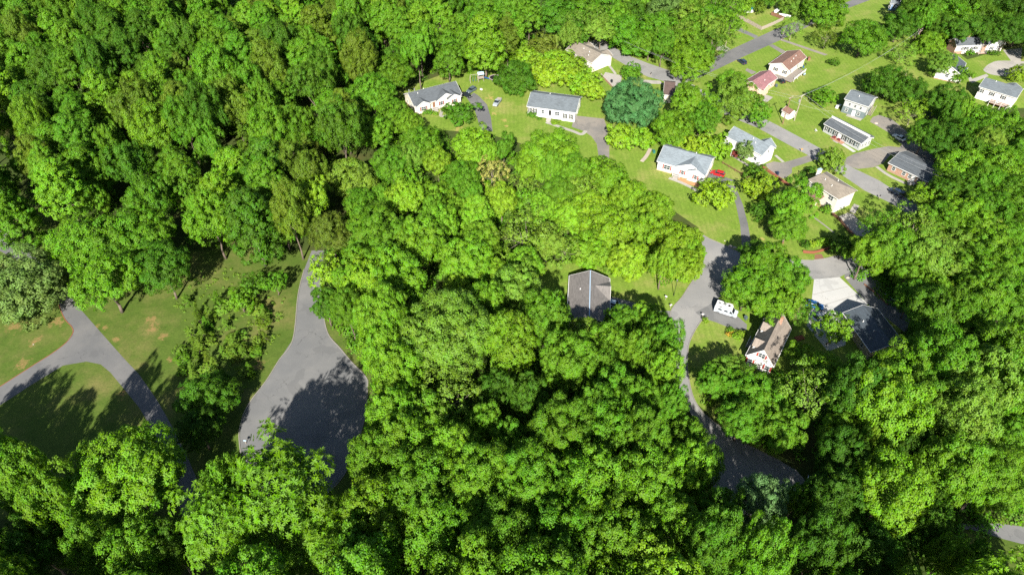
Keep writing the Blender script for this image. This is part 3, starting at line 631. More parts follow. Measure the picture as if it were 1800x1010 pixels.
# garden shed
h = House('shed', (1382,186), (1396,194), [(1373.5,194.5),(1388.6,201)], 2.2, 1.2, M['white'], M['r_brownr'], 'little white shed with brown roof between the two utility poles', 'shed', oh=.2, endoh=.2)
h.door('r', 0, 0.05, .9, 1.8); h.win('f', 0, 1.2, .5, .6)

# ------------------------------------------------------------------ trees: sprays of leaves on lobed crowns
def quads_mesh(name, V, tone, m):
    n = len(V)//4; me = bpy.data.meshes.new(name)
    me.vertices.add(4*n); me.vertices.foreach_set('co', V.astype(np.float32).ravel())
    me.loops.add(4*n); me.loops.foreach_set('vertex_index', np.arange(4*n, dtype=np.int32))
    me.polygons.add(n); me.polygons.foreach_set('loop_start', np.arange(0, 4*n, 4, dtype=np.int32))
    at = me.attributes.new('tone', 'FLOAT_VECTOR', 'FACE'); at.data.foreach_set('vector', tone.astype(np.float32).ravel())
    me.materials.append(m); me.update(calc_edges=True); return me
def unit(a): return a/np.maximum(np.linalg.norm(a, axis=-1, keepdims=True), 1e-9)
def leaves(rs, C, N, size, aspect=.66, jit=.22, fold=.18):
    """one folded leaf (or leaf spray) per centre C, facing about N"""
    n = len(C); nn = unit(unit(N) + rs.normal(0, jit, (n,3)))
    a = unit(np.cross(nn, rs.normal(0, 1, (n,3)))); b = np.cross(nn, a)
    s = (size*rs.uniform(.65, 1.3, n))[:,None]
    p0 = C - a*s*.5; p2 = C + a*s*.5
    p1 = C + b*s*.5*aspect + nn*s*fold; p3 = C - b*s*.5*aspect + nn*s*fold
    return np.stack([p0,p1,p2,p3], 1).reshape(-1,3)
def fib(rs, n, lo):
    i = np.arange(n)+.5; z = 1-(1-lo)*i/n; ph = i*2.399963+rs.uniform(0,6.28)
    q = np.sqrt(np.maximum(0,1-z*z)); d = np.stack([q*np.cos(ph), q*np.sin(ph), z], 1)
    return unit(d + rs.normal(0,.13,(n,3)))
def crown_mesh(seed, r=6.0, k=.85, lobes=22, lobe_r=.38, sub=15, per=26, leaf=.42, lo=-.55, shape='round', rough=.14, fill=.25, sub_r=.34):
    rs = np.random.RandomState(seed)
    D = fib(rs, lobes, lo); rad = 1-lobe_r*.75 + rs.normal(0, rough, lobes)
    sc3 = np.array([1,1,k])
    LC = D*rad[:,None]*sc3
    if shape == 'egg':                                   # widest low, narrowing upward
        t = np.clip((LC[:,2]/k+1)/2, 0, 1); f = 1.12-.62*t**1.6; LC[:,:2] *= f[:,None]
    if shape == 'multi':                                 # several separate rounded heads
        hd = np.array([[math.cos(a_), math.sin(a_), 0] for a_ in rs.uniform(0,6.28)+np.arange(4)*1.57])*.5
        hz = rs.uniform(-.25,.35,4)
        i = rs.randint(0,4,lobes); LC = D*.5*np.array([1,1,.9])+hd[i]*1.0+np.stack([0*hz[i],0*hz[i],hz[i]],1)
    out, tone = [], []
    for j in range(lobes):
        lt = rs.uniform(0,1); lr = lobe_r*rs.uniform(.75,1.25)
        S = unit(rs.normal(0,1,(sub,3)) + unit(LC[j:j+1])*.75 + np.array([0,0,.45]))
        SC = LC[j] + S*lr*rs.uniform(.75,1.05,(sub,1))*np.array([1,1,.85])
        for q in range(sub):
            n = int(per*rs.uniform(.7,1.3)); st = rs.uniform(0,1)
            W = unit(rs.normal(0,1,(n,3)) + S[q]*.9 + np.array([0,0,.35]))
            c = (SC[q] + W*lr*sub_r*rs.uniform(.35,1.05,(n,1)))*r
            out.append(leaves(rs, c, W*.55+S[q]*.6+np.array([0,0,.35]), leaf))
            tone.append(np.stack([np.full(n, .5*lt+.5*st)*1.0+rs.normal(0,.12,n), np.clip(.3*lt+.35*st+.35*rs.uniform(0,1,n),0,1), rs.uniform(0,1,n)], 1))
    if fill:                                             # inner leaves that close the crown
        n = int(lobes*sub*per*fill); W = unit(rs.normal(0,1,(n,3))); W[:,2] = np.abs(W[:,2])*1.0-.25
        c = W*rs.uniform(.45,.85,(n,1))*sc3*r
        if shape == 'egg':
            t = np.clip((c[:,2]/(k*r)+1)/2,0,1); c[:,:2] *= (1.05-.6*t**1.6)[:,None]
        out.append(leaves(rs, c, W+np.array([0,0,.5]), leaf)); tone.append(np.stack([rs.uniform(.2,.8,n), rs.uniform(.1,.6,n), rs.uniform(0,1,n)],1))
    return quads_mesh('crown', np.concatenate(out), np.concatenate(tone), M['leaf']), LC*r
def trunk_mesh(seed, limbs, zc, r0, m, reach=.85):
    """tapered trunk from the ground (at -zc below the crown's centre) with limbs out to the lobes"""
    rs = random.Random(seed); mb = MB(); pts = [Vector((0,0,-zc))]
    for i in range(1, 6): pts.append(Vector((rs.uniform(-.25,.25), rs.uniform(-.25,.25), -zc+(zc+1.2)*i/5)))
    rr = [r0*1.25]+[r0*(1-.15*i) for i in range(1, 6)]
    for i in range(5): mb.tube(pts[i], pts[i+1], rr[i], rr[i+1], 8, i in (0, 4))
    for c in limbs:
        c = Vector(c)*reach; s = pts[rs.choice((2,3,3,4))]; mdl = s.lerp(c, .5)+Vector((0,0,.25*rs.random()))
        mb.tube(s, mdl, r0*.42, r0*.28, 6, False); mb.tube(mdl, c, r0*.28, r0*.08, 6, False)
    return mb.mesh('trunk', m, smooth=True)
def pine_mesh(seed, r=3.2, hgt=11.0, tiers=15, per=900):
    rs = np.random.RandomState(seed); out, tone = [], []; tips = []
    for t in range(tiers):
        f = t/(tiers-1); z = -hgt/2 + hgt*f; rr = r*(1-f)**.75*rs.uniform(.8,1.15)+.25; nb = max(4, int(9-5*f))
        for q in range(nb):
            a = rs.uniform(0,6.28); d = np.array([math.cos(a), math.sin(a), 0]); L = rr*rs.uniform(.7,1.1); st = rs.uniform(0,1)
            n = int(22+26*L); s = rs.uniform(.15,1,n)**.8
            c = d*s[:,None]*L + np.array([0,0,z]) + np.stack([0*s,0*s,-.28*L*s*s+.1*L*s],1) + rs.normal(0,.18,(n,3))*np.array([1,1,.5])
            tips.append(tuple(d*L+np.array([0,0,z-.2*L])))
            out.append(leaves(rs, c, d*.3+np.array([[0,0,.8]]), .55, .22, .6, .08))
            tone.append(np.stack([np.full(n,st)*.6+.2, np.clip(.4*st+.6*rs.uniform(0,1,n),0,1), rs.uniform(0,1,n)],1))
    return quads_mesh('crown', np.concatenate(out), np.concatenate(tone), M['leaf']), tips
def star_crown(seed, r=8.5):
    """crown of long leaves standing in rosettes, chestnut fashion"""
    rs = np.random.RandomState(seed); out, tone = [], []
    D = fib(rs, 26, -.4); LC = D*np.array([1,1,.8])*(.7+rs.normal(0,.12,26))[:,None]
    for j in range(26):
        lt = rs.uniform(0,1)
        S = unit(rs.normal(0,1,(44,3))+unit(LC[j:j+1])*.8+np.array([0,0,.5])); SC = (LC[j]+S*.34*rs.uniform(.5,1.05,(44,1)))*r
        for q in range(44):
            n = 8; st = rs.uniform(0,1); ax = unit((S[q]+np.array([0,0,.7])+rs.normal(0,.3,3))[None])[0]
            a = unit(np.cross(ax, [[.3,.5,.8]]))[0]; b = np.cross(ax, a); ph = np.arange(n)*2.4+rs.uniform(0,6)
            d = unit(a*np.cos(ph)[:,None]+b*np.sin(ph)[:,None]+ax*.25); s = rs.uniform(.42,.78,n)[:,None]; sd_ = unit(np.cross(d, ax))
            p0 = SC[q]+0*d; p2 = SC[q]+d*s-ax*.06; mid = SC[q]+d*s*.55+ax*.05
            out.append(np.stack([p0, mid+sd_*.09, p2, mid-sd_*.09],1).reshape(-1,3))
            tone.append(np.stack([np.full(n,.4*lt+.4*st), np.clip(.3*lt+.4*st+.3*rs.uniform(0,1,n),0,1), rs.uniform(0,1,n)],1))
    n = 9000; W = unit(rs.normal(0,1,(n,3))); W[:,2] = np.abs(W[:,2])-.2
    out.append(leaves(rs, W*rs.uniform(.5,.95,(n,1))*np.array([1,1,.8])*r, W+np.array([0,0,.5]), .36)); tone.append(np.stack([rs.uniform(.2,.7,n), rs.uniform(0,.5,n), rs.uniform(0,1,n)],1))
    return quads_mesh('crown', np.concatenate(out), np.concatenate(tone), M['leaf']), LC*r
PROTO = {}
def reg(kind, res, r, kz, seed, r0, zc, bark='bark', reach=.85):
    me, LC = res
    limbs = [LC[i] for i in range(0, len(LC), max(1, len(LC)//9))]
    PROTO.setdefault(kind, []).append((me, trunk_mesh(seed, limbs, zc, r0, M[bark], reach), r, kz, zc))
for i in range(4): reg('round', crown_mesh(10+i, 6.5, .85, 40, .27, 14, 46, .31, -.6, 'round', .08, .25, .42), 6.5, .85, i, .32, 12)
for i in range(5): reg('tall', crown_mesh(30+i, 5.0, 1.75, 50, .27, 14, 40, .30, -.8, 'egg', .05, .25, .42), 5.0, 1.75, i, .30, 14)
for i in range(3): reg('multi', crown_mesh(50+i, 6.5, .8, 44, .23, 14, 46, .31, -.6, 'multi', .08, .2, .42), 6.5, .8, i, .32, 12)
for i in range(3): reg('big', crown_mesh(70+i, 9.0, .85, 60, .22, 17, 48, .33, -.55, 'round', .06, .25, .42), 9.0, .85, i, .45, 14)
for i in range(3): reg('small', crown_mesh(90+i, 3.0, .9, 15, .42, 13, 22, .30, -.6), 3.0, .9, i, .14, 4.0)
for i in range(2): reg('layer', crown_mesh(110+i, 3.6, .8, 26, .33, 12, 22, .36, -.35, 'round', .2, .12, .42), 3.6, .8, i, .14, 4.5)
for i in range(2): reg('airy', crown_mesh(130+i, 6.0, .95, 24, .30, 10, 18, .38, -.6, 'round', .22, .03, .42), 6.0, .95, i, .17, 11, 'pale_bark', .9)
for i in range(2): reg('pine', pine_mesh(150+i), 3.2, 1.7, i, .2, 9)
for i in range(2): reg('star', star_crown(170+i), 8.5, .8, i, .42, 13)
for i in range(3): reg('bush', crown_mesh(190+i, 1.3, .85, 9, .5, 9, 20, .19, -.2, 'round', .1, .3), 1.3, .85, i, .06, 1.0)

TONE = {'mid': (.072,.182,.002), 'bright': (.100,.222,.002), 'yellow': (.148,.262,.003), 'dark': (.050,.132,.003), 'blue': (.050,.150,.040), 'olive': (.086,.150,.006),
        'pale': (.112,.208,.013), 'grey': (.092,.160,.030), 'deep': (.038,.104,.003), 'lime': (.132,.255,.002), 'cream': (.26,.29,.06), 'red': (.11,.02,.015), 'brown': (.092,.135,.009), 'gold': (.40,.29,.015), 'sage': (.075,.165,.048)}
WORD = {'mid': 'mid-green', 'bright': 'bright green', 'yellow': 'yellow-green', 'dark': 'dark green', 'blue': 'blue-green', 'olive': 'olive', 'pale': 'pale green', 'grey': 'grey-green', 'deep': 'deep green', 'lime': 'lime green', 'cream': 'cream-flowered', 'red': 'dark red', 'brown': 'brownish', 'gold': 'golden', 'sage': 'sage green'}
NAMES = {'round': 'broadleaf_tree', 'tall': 'tulip_tree', 'multi': 'oak_tree', 'big': 'oak_tree', 'small': 'young_tree', 'layer': 'ornamental_tree', 'airy': 'sparse_tree', 'pine': 'pine_tree', 'star': 'chestnut_tree', 'bush': 'shrub'}
TREES = []; LATER = []
rt = random.Random(7)
def tree(kind, u, v, rpx, h, tone='mid', label=None, group=None, world=None, jit=.14, name=None):
    """a tree whose crown is centred on pixel (u, v) of the photograph, rpx pixels in radius, h metres tall"""
    pr = rt.choice(PROTO[kind]); me, tm, r0, kz, zc0 = pr
    zc = h*.62
    for _ in range(3):
        p = Vector((world[0], world[1], zc)) if world else P(u, v, zc)
        r = rpx*proj(p)[2]/CAM_F if not world else rpx
        zc = min(max(h - r*kz, r*.55, .35*h), .64*h)
    uu, vv, _ = proj((p.x, p.y, zc))                 # glow round the point opposite the sun, painted in as lighter leaf tones
    if not label and tone in ('mid', 'dark', 'bright') and kind != 'bush':
        if ((uu-1090)/170)**2+((vv-415)/75)**2 < 1: tone = rt.choice(['lime','lime','yellow','bright'])
        elif ((uu-780)/260)**2+((vv-420)/170)**2 < 1: tone = rt.choice(['bright','bright','lime','mid'])
    root = empty(name or NAMES[kind], (p.x, p.y, 0), rt.uniform(0, 6.28))
    c = part('crown', me, root, (0,0,zc)); s = r/r0; sz = (h-zc)/(r0*kz); c.scale = (s*rt.uniform(.94,1.06), s*rt.uniform(.94,1.06), sz)
    j = rt.uniform(1-jit, 1+jit); t = TONE[tone]; c.color = (min(1,t[0]*j*rt.uniform(.9,1.1)), min(1,t[1]*j), t[2]*j, 1)
    tr = part('trunk', tm, root, (0,0,zc)); tr.scale = (s, s, zc/zc0)
    uu, vv, _ = proj((p.x, p.y, zc))
    root['category'] = 'shrub' if kind == 'bush' else 'tree'
    TREES.append((p.x, p.y, r, h))
    if not label:
        size = 'tall' if h > 17 else 'small' if h < 7 else 'broad' if r > 7 else 'mid-sized'
        ob = {'pine': 'pine', 'bush': 'shrub', 'star': 'chestnut-leaved tree', 'airy': 'thin-leaved tree', 'tall': 'narrow tree', 'small': 'young tree', 'layer': 'layered tree', 'multi': 'many-headed tree'}.get(kind, 'round tree')
        LATER.append((root, f'{size} {WORD[tone]} {ob}', uu, vv))
        group = group or ('shrubs' if kind == 'bush' else 'trees of the wood'); label = ob
    root['label'] = label
    if group: root['group'] = group
    return root

# individual trees around the houses and roads
A = tree
A('small', 811,200,27,6.5,'dark','round dark green tree on the lawn right of the cream charcoal-roofed house')
A('round', 906,140,33,10,'dark','large dark dome-shaped tree beside the trampoline')
A('small', 955,86,24,8,'brown','brownish olive tree at the top left of the pale hedge trees')
for i, (u, v) in enumerate([(914,96),(932,108),(950,121),(968,112),(985,128),(1003,138),(1022,150),(1042,160),(1010,122),(1035,142),(960,135),(985,108)]):
    A('layer', u, v, rt.uniform(19,24), 6.5, 'yellow' if i % 3 else 'lime', None, 'row of pale layered trees behind the white houses')
A('big', 1113,187,50,14,'blue','big blue-green tree standing right of the gravel driveway')
A('layer', 1091,241,25,6,'yellow','yellow-green layered tree below the big blue-green tree'); A('layer', 1128,246,21,6,'lime','lime tree next to the red-edged stone bed, upper left of the teal-doored house')
A('multi', 1220,182,40,14,'bright','tall bright oak directly above the teal-doored white house'); A('round', 1182,228,34,11,'bright','bright tree touching the big blue-green tree on its right'); A('round', 1232,210,30,11,'mid','mid-green tree right of the tall bright oak')
A('multi', 1300,180,40,12,'pale','pale thin-leaved tree left of the street, in front of the peach house'); A('round', 1288,150,26,11,'bright','bright tree left of the maroon roof'); A('small', 1333,200,22,8,'mid','small tree at the near kerb where the street leaves the trees')
A('layer', 1222,262,24,7,'yellow','yellow-green tree behind the pale blue-grey roof, left one'); A('layer', 1252,262,28,7,'lime','lime tree behind the pale blue-grey roof, right one'); A('small', 1312,265,18,6,'grey','grey-green tree in front of the patio-roofed house')
A('small', 1328,304,17,4.5,'dark','dark bush-like tree below the brown wooden edging, near the red car'); A('small', 1258,342,32,7,'lime','lime green round tree on the lawn below the red car'); A('small', 1333,332,28,7,'yellow','yellow-green round tree right of the blacktop drive')
A('small', 1336,371,16,5,'dark','small dark tree right of the curving blacktop drive'); A('multi', 1398,355,40,14,'bright','big bright oak hiding the porch of the tall cream house'); A('round', 1385,397,30,10,'mid','lower oak just below the tall cream house')
A('small', 1461,283,24,6.5,'pale','pale spreading tree at the street corner above the white chimney'); A('small', 1110,128,17,5,'mid','young tree on the grass by the concrete walk, left of the upper street')
A('small', 1447,170,22,5,'mid','round shrub-like tree left of the two-tone grey house')
A('round', 1315,505,42,13,'bright','bright tree nearest the camper van in the clump beside the junction', 'clump beside the junction'); A('multi', 1355,470,42,14,'mid','upper middle tree of the clump beside the junction', 'clump beside the junction')
A('round', 1384,488,36,13,'mid','right-hand tree of the clump, next to the pale concrete drive', 'clump beside the junction'); A('multi', 1360,530,40,13,'bright','lower middle tree of the clump, over the brown-roofed house', 'clump beside the junction')
A('round', 1330,452,28,11,'dark','dark upper-left tree of the clump, shading the junction', 'clump beside the junction'); A('airy', 1404,546,25,10,'mid','thin tree over the blue car on the pale drive', 'clump beside the junction')
A('small', 1466,577,28,9,'bright','bright young tree in front of the dark-roofed house'); A('multi', 1522,446,34,14,'lime','lime tree at the end of the short street, right of the pale drive')
A('small', 1482,436,22,7,'deep','deep green tree beside the red mulch bed')
A('round', 1449,20,36,13,'mid','dense round tree beside the top street, left of the mown strip'); A('round', 1517,68,33,14,'mid','large round-headed tree alone on the open lawn'); A('airy', 1453,66,23,10,'olive','olive thin tree just left of the large lawn tree')
A('airy', 1394,48,18,10,'pale','slim pale tree over the junction of the top street'); A('small', 1336,14,11,5,'olive','little olive tree right of the blue pool'); A('round', 1580,48,28,12,'dark','dark tree below the blue house'); A('round', 1634,80,24,8,'bright','bright round tree left of the brick-ended ranch')
A('small', 1770,58,15,6,'mid','small tree behind the right end of the long white ranch'); A('small', 1788,132,17,6,'yellow','yellow-green tree at the court by the right edge'); A('small', 1692,133,14,6,'mid','small tree at the corner of the near-black roof'); A('airy', 1583,96,24,8,'pale','pale drooping tree below the dark tree by the power line')
A('airy', 1605,196,21,10,'yellow','yellow sunlit tree beside the gravel parking area'); A('bush', 1466,110,9,2.4,'dark','small dark shrub alone on the open lawn')
A('round', 39,505,68,15,'grey','grey-green tree overhanging the lane at the left edge'); 
for u, v, r, t in ((150,430,56,'bright'),(215,425,56,'mid'),(185,495,58,'bright'),(262,410,42,'mid'),(285,470,42,'dark')): A('round' if r < 57 else 'multi', u, v, r, 17, t, None, 'clump of tall trees right of the lane')
A('big', 225,842,92,22,'bright','very broad bright tree right of the shaded lawn at bottom left')
A('star', 488,868,100,28,'mid','big chestnut with long star-like leaves below the left cul-de-sac'); A('star', 395,925,75,27,'mid','mid-green chestnut left of the big star-leaved chestnut'); A('star', 560,945,75,20,'bright','chestnut at the bottom edge, right of the big star-leaved chestnut')
A('round', 366,704,46,11,'dark','dark green tree between the lane and the left cul-de-sac'); A('round', 350,755,36,11,'deep','deep green tree beside the lane, in shade')
A('small', 422,528,23,7,'bright','bright young tree in the scrub left of the cul-de-sac road'); A('small', 483,497,20,7,'mid','mid-green young tree close to the cul-de-sac road'); A('small', 447,500,22,7,'dark','dark young tree in the scrub left of the cul-de-sac road')
# scrub of saplings
rs_ = random.Random(5)
for i in range(50):
    u = rs_.uniform(318, 472); v = rs_.uniform(520, 660)
    if u > 505-(v-500)*.42: u -= 60
    k = rs_.choice(['pine','pine','bush','bush'])
    A(k, u, v, {'pine': rs_.uniform(9,14), 'bush': rs_.uniform(8,15), 'small': rs_.uniform(12,20)}[k], {'pine': rs_.uniform(2.8,4.8), 'bush': 1.9, 'small': 4.5}[k], rs_.choice(['olive','pale','pale','pale','mid','olive']), None, 'saplings in the scrub')
HAND = '''big 787 590 72 19 pale;round 894 603 45 17 bright;round 910 510 42 17 pale;round 957 560 40 16 mid;round 857 537 32 14 mid;big 1000 640 48 17 mid;round 1060 650 25 13 mid;round 1030 594 33 13 pale;round 1066 612 36 13 mid;round 1092 570 30 12 mid;multi 1138 560 28 11 bright;round 1155 588 30 12 mid;multi 1150 630 34 13 mid;round 1117 620 27 13 bright;round 1080 695 40 15 mid;round 1127 712 32 14 mid;round 1044 727 40 16 mid;big 984 763 56 18 mid;round 1067 763 45 17 mid;big 1128 775 48 17 mid;round 854 753 32 14 bright;round 892 780 30 14 mid;airy 787 707 50 14 pale;round 745 740 45 14 mid;round 690 735 46 15 bright;round 710 785 50 15 bright;big 672 560 48 17 bright;round 640 500 40 16 mid;round 713 347 32 13 mid;big 660 407 52 17 bright;round 740 424 46 16 mid;round 775 392 30 14 mid;tall 838 385 32 16 mid;round 845 425 32 14 bright;airy 926 417 50 15 pale;round 582 412 38 15 brown;round 817 460 45 16 bright;round 860 480 30 11 lime;multi 687 493 58 17 bright;multi 632 482 42 16 bright;round 690 202 30 12 mid;round 716 218 25 10 bright;round 655 165 34 16 mid;round 690 128 30 15 mid;big 964 277 50 12 bright;airy 864 307 28 10 cream;round 812 310 30 11 mid;round 833 258 36 11 mid;round 740 257 36 12 bright;round 617 317 40 13 pale;round 688 290 34 12 mid;round 720 277 25 11 pale;small 1020 335 24 9 pale;multi 1065 312 40 11 bright;round 1067 407 48 11 lime;airy 917 347 34 9 pale;pine 543 275 26 17 olive;pine 505 225 24 18 olive;pine 430 252 24 17 olive;pine 560 230 20 16 brown;round 657 233 32 12 bright;multi 1130 400 40 10 bright;round 1168 602 33 14 mid;round 1168 657 30 14 bright;round 1180 714 27 13 mid;round 1206 772 33 14 mid;round 1232 814 34 15 mid;round 1262 905 36 13 dark;round 1216 112 33 12 bright;round 1180 428 42 10 lime;round 1214 442 24 8 lime;round 1218 418 18 7 bright;round 1010 300 30 10 bright;round 1040 370 34 10 lime;round 985 340 30 10 mid;small 1000 365 26 8 bright;round 1205 468 32 9 lime;round 1105 458 36 9 yellow;round 1150 368 32 10 bright;round 1105 345 30 10 mid;round 1040 440 36 9 lime;airy 990 440 30 9 pale;
round 1280 650 28 8 pale;multi 1256 672 30 10 mid;round 1318 690 42 10 mid;round 1304 740 38 11 mid;round 1345 718 44 10 mid;multi 1378 758 38 12 mid;airy 1426 693 48 16 pale;round 1442 655 34 13 bright;small 1402 622 22 7 bright;round 1335 886 42 17 sage;round 1400 880 24 11 mid;round 1592 655 52 13 bright;round 1652 632 54 17 mid;multi 1717 681 58 17 pale;round 1770 672 50 17 mid;round 1560 714 62 17 bright;round 1615 702 36 15 mid;round 1684 735 54 17 pale;round 1562 864 62 16 bright;round 1668 827 54 16 mid;big 1738 842 58 13 mid;round 1790 822 32 11 bright;tall 1522 785 14 14 lime;small 1424 937 20 9 bright;round 1627 918 36 12 dark;multi 1722 992 34 11 mid;round 1660 982 32 12 bright;round 1520 978 48 12 deep;round 1440 965 46 20 deep;round 1765 620 48 17 mid;round 1480 800 40 13 deep;round 1470 880 46 12 deep;round 1590 780 40 13 deep;round 1500 690 40 13 deep;
round 1569 435 42 15 mid;airy 1605 402 44 15 pale;round 1650 391 34 14 mid;multi 1641 455 46 15 pale;round 1694 383 40 14 bright;round 1736 435 40 15 bright;round 1766 455 45 15 mid;round 1733 520 45 15 mid;round 1780 525 42 15 mid;round 1640 552 40 13 dark;round 1677 552 42 14 mid;small 1625 349 24 9 bright;small 1664 324 24 9 bright;round 1663 182 34 12 dark;round 1562 149 34 11 dark;multi 1742 220 44 13 mid;round 1706 240 34 13 mid;round 1627 236 26 12 dark;round 1660 250 34 13 deep;round 1690 300 40 13 bright;round 1745 300 44 14 mid;round 1785 345 40 14 mid;multi 1735 365 40 14 mid;round 1600 160 26 10 dark;
round 20 835 46 21 mid;multi 88 880 55 21 mid;round 175 962 45 14 mid;round 240 975 55 14 mid;round 60 960 55 14 deep;round 300 960 45 12 dark;round 412 868 40 19 mid;
round 1110 65 42 13 mid;round 1162 60 40 13 mid;multi 1250 38 42 14 mid;round 1206 84 32 13 bright;round 1228 98 28 12 mid;round 1045 28 46 14 mid;round 985 30 40 14 dark;round 1170 28 36 13 grey;round 1210 40 34 13 pale;round 1142 78 22 11 mid;round 1010 62 24 11 dark;
round 1670 36 38 13 mid;round 1706 28 36 13 dark;round 1750 22 36 13 deep;round 1790 30 36 13 deep;round 1620 18 34 12 mid;round 1655 112 22 9 pale;round 1345 -5 22 10 mid;round 1300 5 24 10 bright;round 1395 8 24 9 pale;
round 740 855 60 16 mid;big 850 850 64 17 mid;round 800 800 44 15 bright;big 930 850 60 17 mid;round 1035 855 60 17 bright;round 1130 850 55 16 mid;round 1205 828 45 18 bright;round 660 905 60 15 bright;round 770 930 60 15 mid;big 880 945 66 16 mid;round 985 940 60 16 mid;round 1080 950 60 16 mid;round 1180 930 52 14 mid;round 1250 960 44 20 dark;round 664 812 46 14 mid;round 700 660 46 16 bright;round 672 612 38 15 bright;round 612 545 28 13 bright;round 930 700 36 14 dark;round 870 690 34 12 deep;round 1340 985 48 22 mid;round 960 430 30 10 pale;round 1000 385 34 10 bright'''
for ln in HAND.replace('\n', '').split(';'):
    k, u, v, r, hh, t = ln.split(); u, v, r, hh = float(u), float(v), float(r), float(hh)
    if v > 530 and hh >= 12 and not (1000 < u < 1110 and v < 610) and not (1200 < u < 1460 and 600 < v < 900): hh = hh*1.28+ (1.5 if v > 780 else 0)
    if 1490 < u < 1570 and 600 < v < 730: hh = 24
    A(k, u, v, r, hh, t)
# the rest of the wood, filled in between
def inside(poly, x, y):
    c = False; n = len(poly)
    for i in range(n):
        (x1, y1), (x2, y2) = poly[i], poly[i-1]
        if (y1 > y) != (y2 > y) and x < (x2-x1)*(y-y1)/(y2-y1)+x1: c = not c
    return c
def fill(poly_px, rr, hh, kinds, tones, zc=10.0, gap=.80, tries=6000, seed=1, cap=200):
    poly = [tuple(P(u, v, zc)[:2]) for u, v in poly_px]; r_ = random.Random(seed)
    xs = [p[0] for p in poly]; ys = [p[1] for p in poly]; n = 0
    for _ in range(tries):
        x, y = r_.uniform(min(xs), max(xs)), r_.uniform(min(ys), max(ys))
        if not inside(poly, x, y): continue
        r = r_.uniform(*rr)
        if any((x-a)**2+(y-b)**2 < (gap*(r+c)*.92)**2 for a, b, c, _h in TREES): continue
        uu, vv, _z = proj((x, y, zc))
        if seed != 11 and not (-70 < uu < 1870 and -45 < vv): continue
        A(r_.choice(kinds), 0, 0, r, r_.uniform(*hh), r_.choice(tones), world=(x, y)); n += 1
        if n >= cap: break
    return n
FA = [(-150,-40),(300,-40),(1010,-40),(1000,40),(930,55),(880,70),(850,85),(790,95),(700,112),(655,185),(655,215),(625,270),(560,385),(545,412),(490,425),(410,415),(335,395),(315,370),(240,350),(60,350),(-150,390)]
nA = fill(FA, (4.4,7.4), (19,27), ['tall','tall','tall','round','multi'], ['mid','mid','dark','mid','bright','olive','mid'], 14, .82, 12000, 3, 200)
nA2 = fill(FA, (3.0,4.6), (10,14), ['round','multi'], ['mid','bright','dark','mid'], 9, .72, 9000, 13, 60)
FB = [(700,225),(850,240),(1050,310),(1230,440),(1190,470),(960,450),(940,480),(1010,570),(1130,575),(1150,700),(1200,800),(1230,1010),(600,1010),(590,850),(660,700),(640,600),(570,560),(570,450)]
nB = fill(FB, (3.0,5.5), (9,14), ['round','round','multi','small'], ['mid','bright','mid','bright','dark'], 9, 1.0, 9000, 5, 45)
FC = [(1480,430),(1560,380),(1660,350),(1700,270),(1660,210),(1700,180),(1850,240),(1850,850),(1690,880),(1640,1000),(1300,1010),(1440,900),(1480,700),(1640,640),(1620,560),(1570,475)]
nC = fill(FC, (3.5,6.0), (11,15), ['round','multi','round','airy'], ['mid','mid','dark','bright','pale'], 10, .80, 6000, 8, 90)
FD = [(1000,-30),(1290,-30),(1290,50),(1250,75),(1190,88),(1105,48),(1060,55),(1000,60)]
nD = fill(FD, (4.0,6.0), (11,15), ['round','multi','airy'], ['mid','dark','bright','pale'], 10, .8, 3000, 9, 40)
FE = [(1600,-30),(1850,-30),(1850,70),(1780,60),(1680,50),(1600,40)]
nE = fill(FE, (4.0,6.0), (11,15), ['round','multi'], ['dark','deep','mid'], 10, .8, 3000, 10, 30)
# trees under and behind the camera's lower edge, whose shade falls into the picture
FG = [(-260,880),(0,905),(150,1000),(330,1010),(1450,1030),(1700,1060),(1950,1130),(1950,1250),(-400,1250)]
nG = fill(FG, (5.0,7.5), (23,29), ['round','multi','star'], ['mid','bright','mid'], 11, .85, 3000, 11, 70)
print('fill', nA, nB, nC, nD, nE, nG, len(TREES))
LAND = [('the left cul-de-sac',530,700),('the lane fork',150,600),('the cul-de-sac road',540,520),('the cream charcoal-roofed house',765,170),('the long white house',970,195),('the teal-doored house',1200,290),('the grey-brown roof',1037,515),
    ('the junction',1230,500),('the right road',1200,660),('the shaded right bulb',1330,840),('the dark-roofed house',1530,570),('the dormered house',1350,595),('the brick ranch',1605,305),('the star-leaved chestnut',488,868),('the upper street',1110,110),
    ('the brick-ended ranch',1720,80),('the near-black roof',1670,115),('the top left corner',0,0),('the bottom left corner',0,1010),('the bottom right corner',1800,1010),('the two dull pines',500,215),('the gravel driveway',1062,260),('the blue pool',1315,17),('the right-edge house',1760,165),('the big lane clump',210,440),('the camper van',1275,543),('the taupe roof',1030,90),('the lower right drive',1775,940)]
ORD = ['nearest','second','third','fourth','fifth','sixth','seventh','eighth','ninth','tenth','eleventh','twelfth','thirteenth','fourteenth','fifteenth','sixteenth','seventeenth','eighteenth','nineteenth','twentieth']
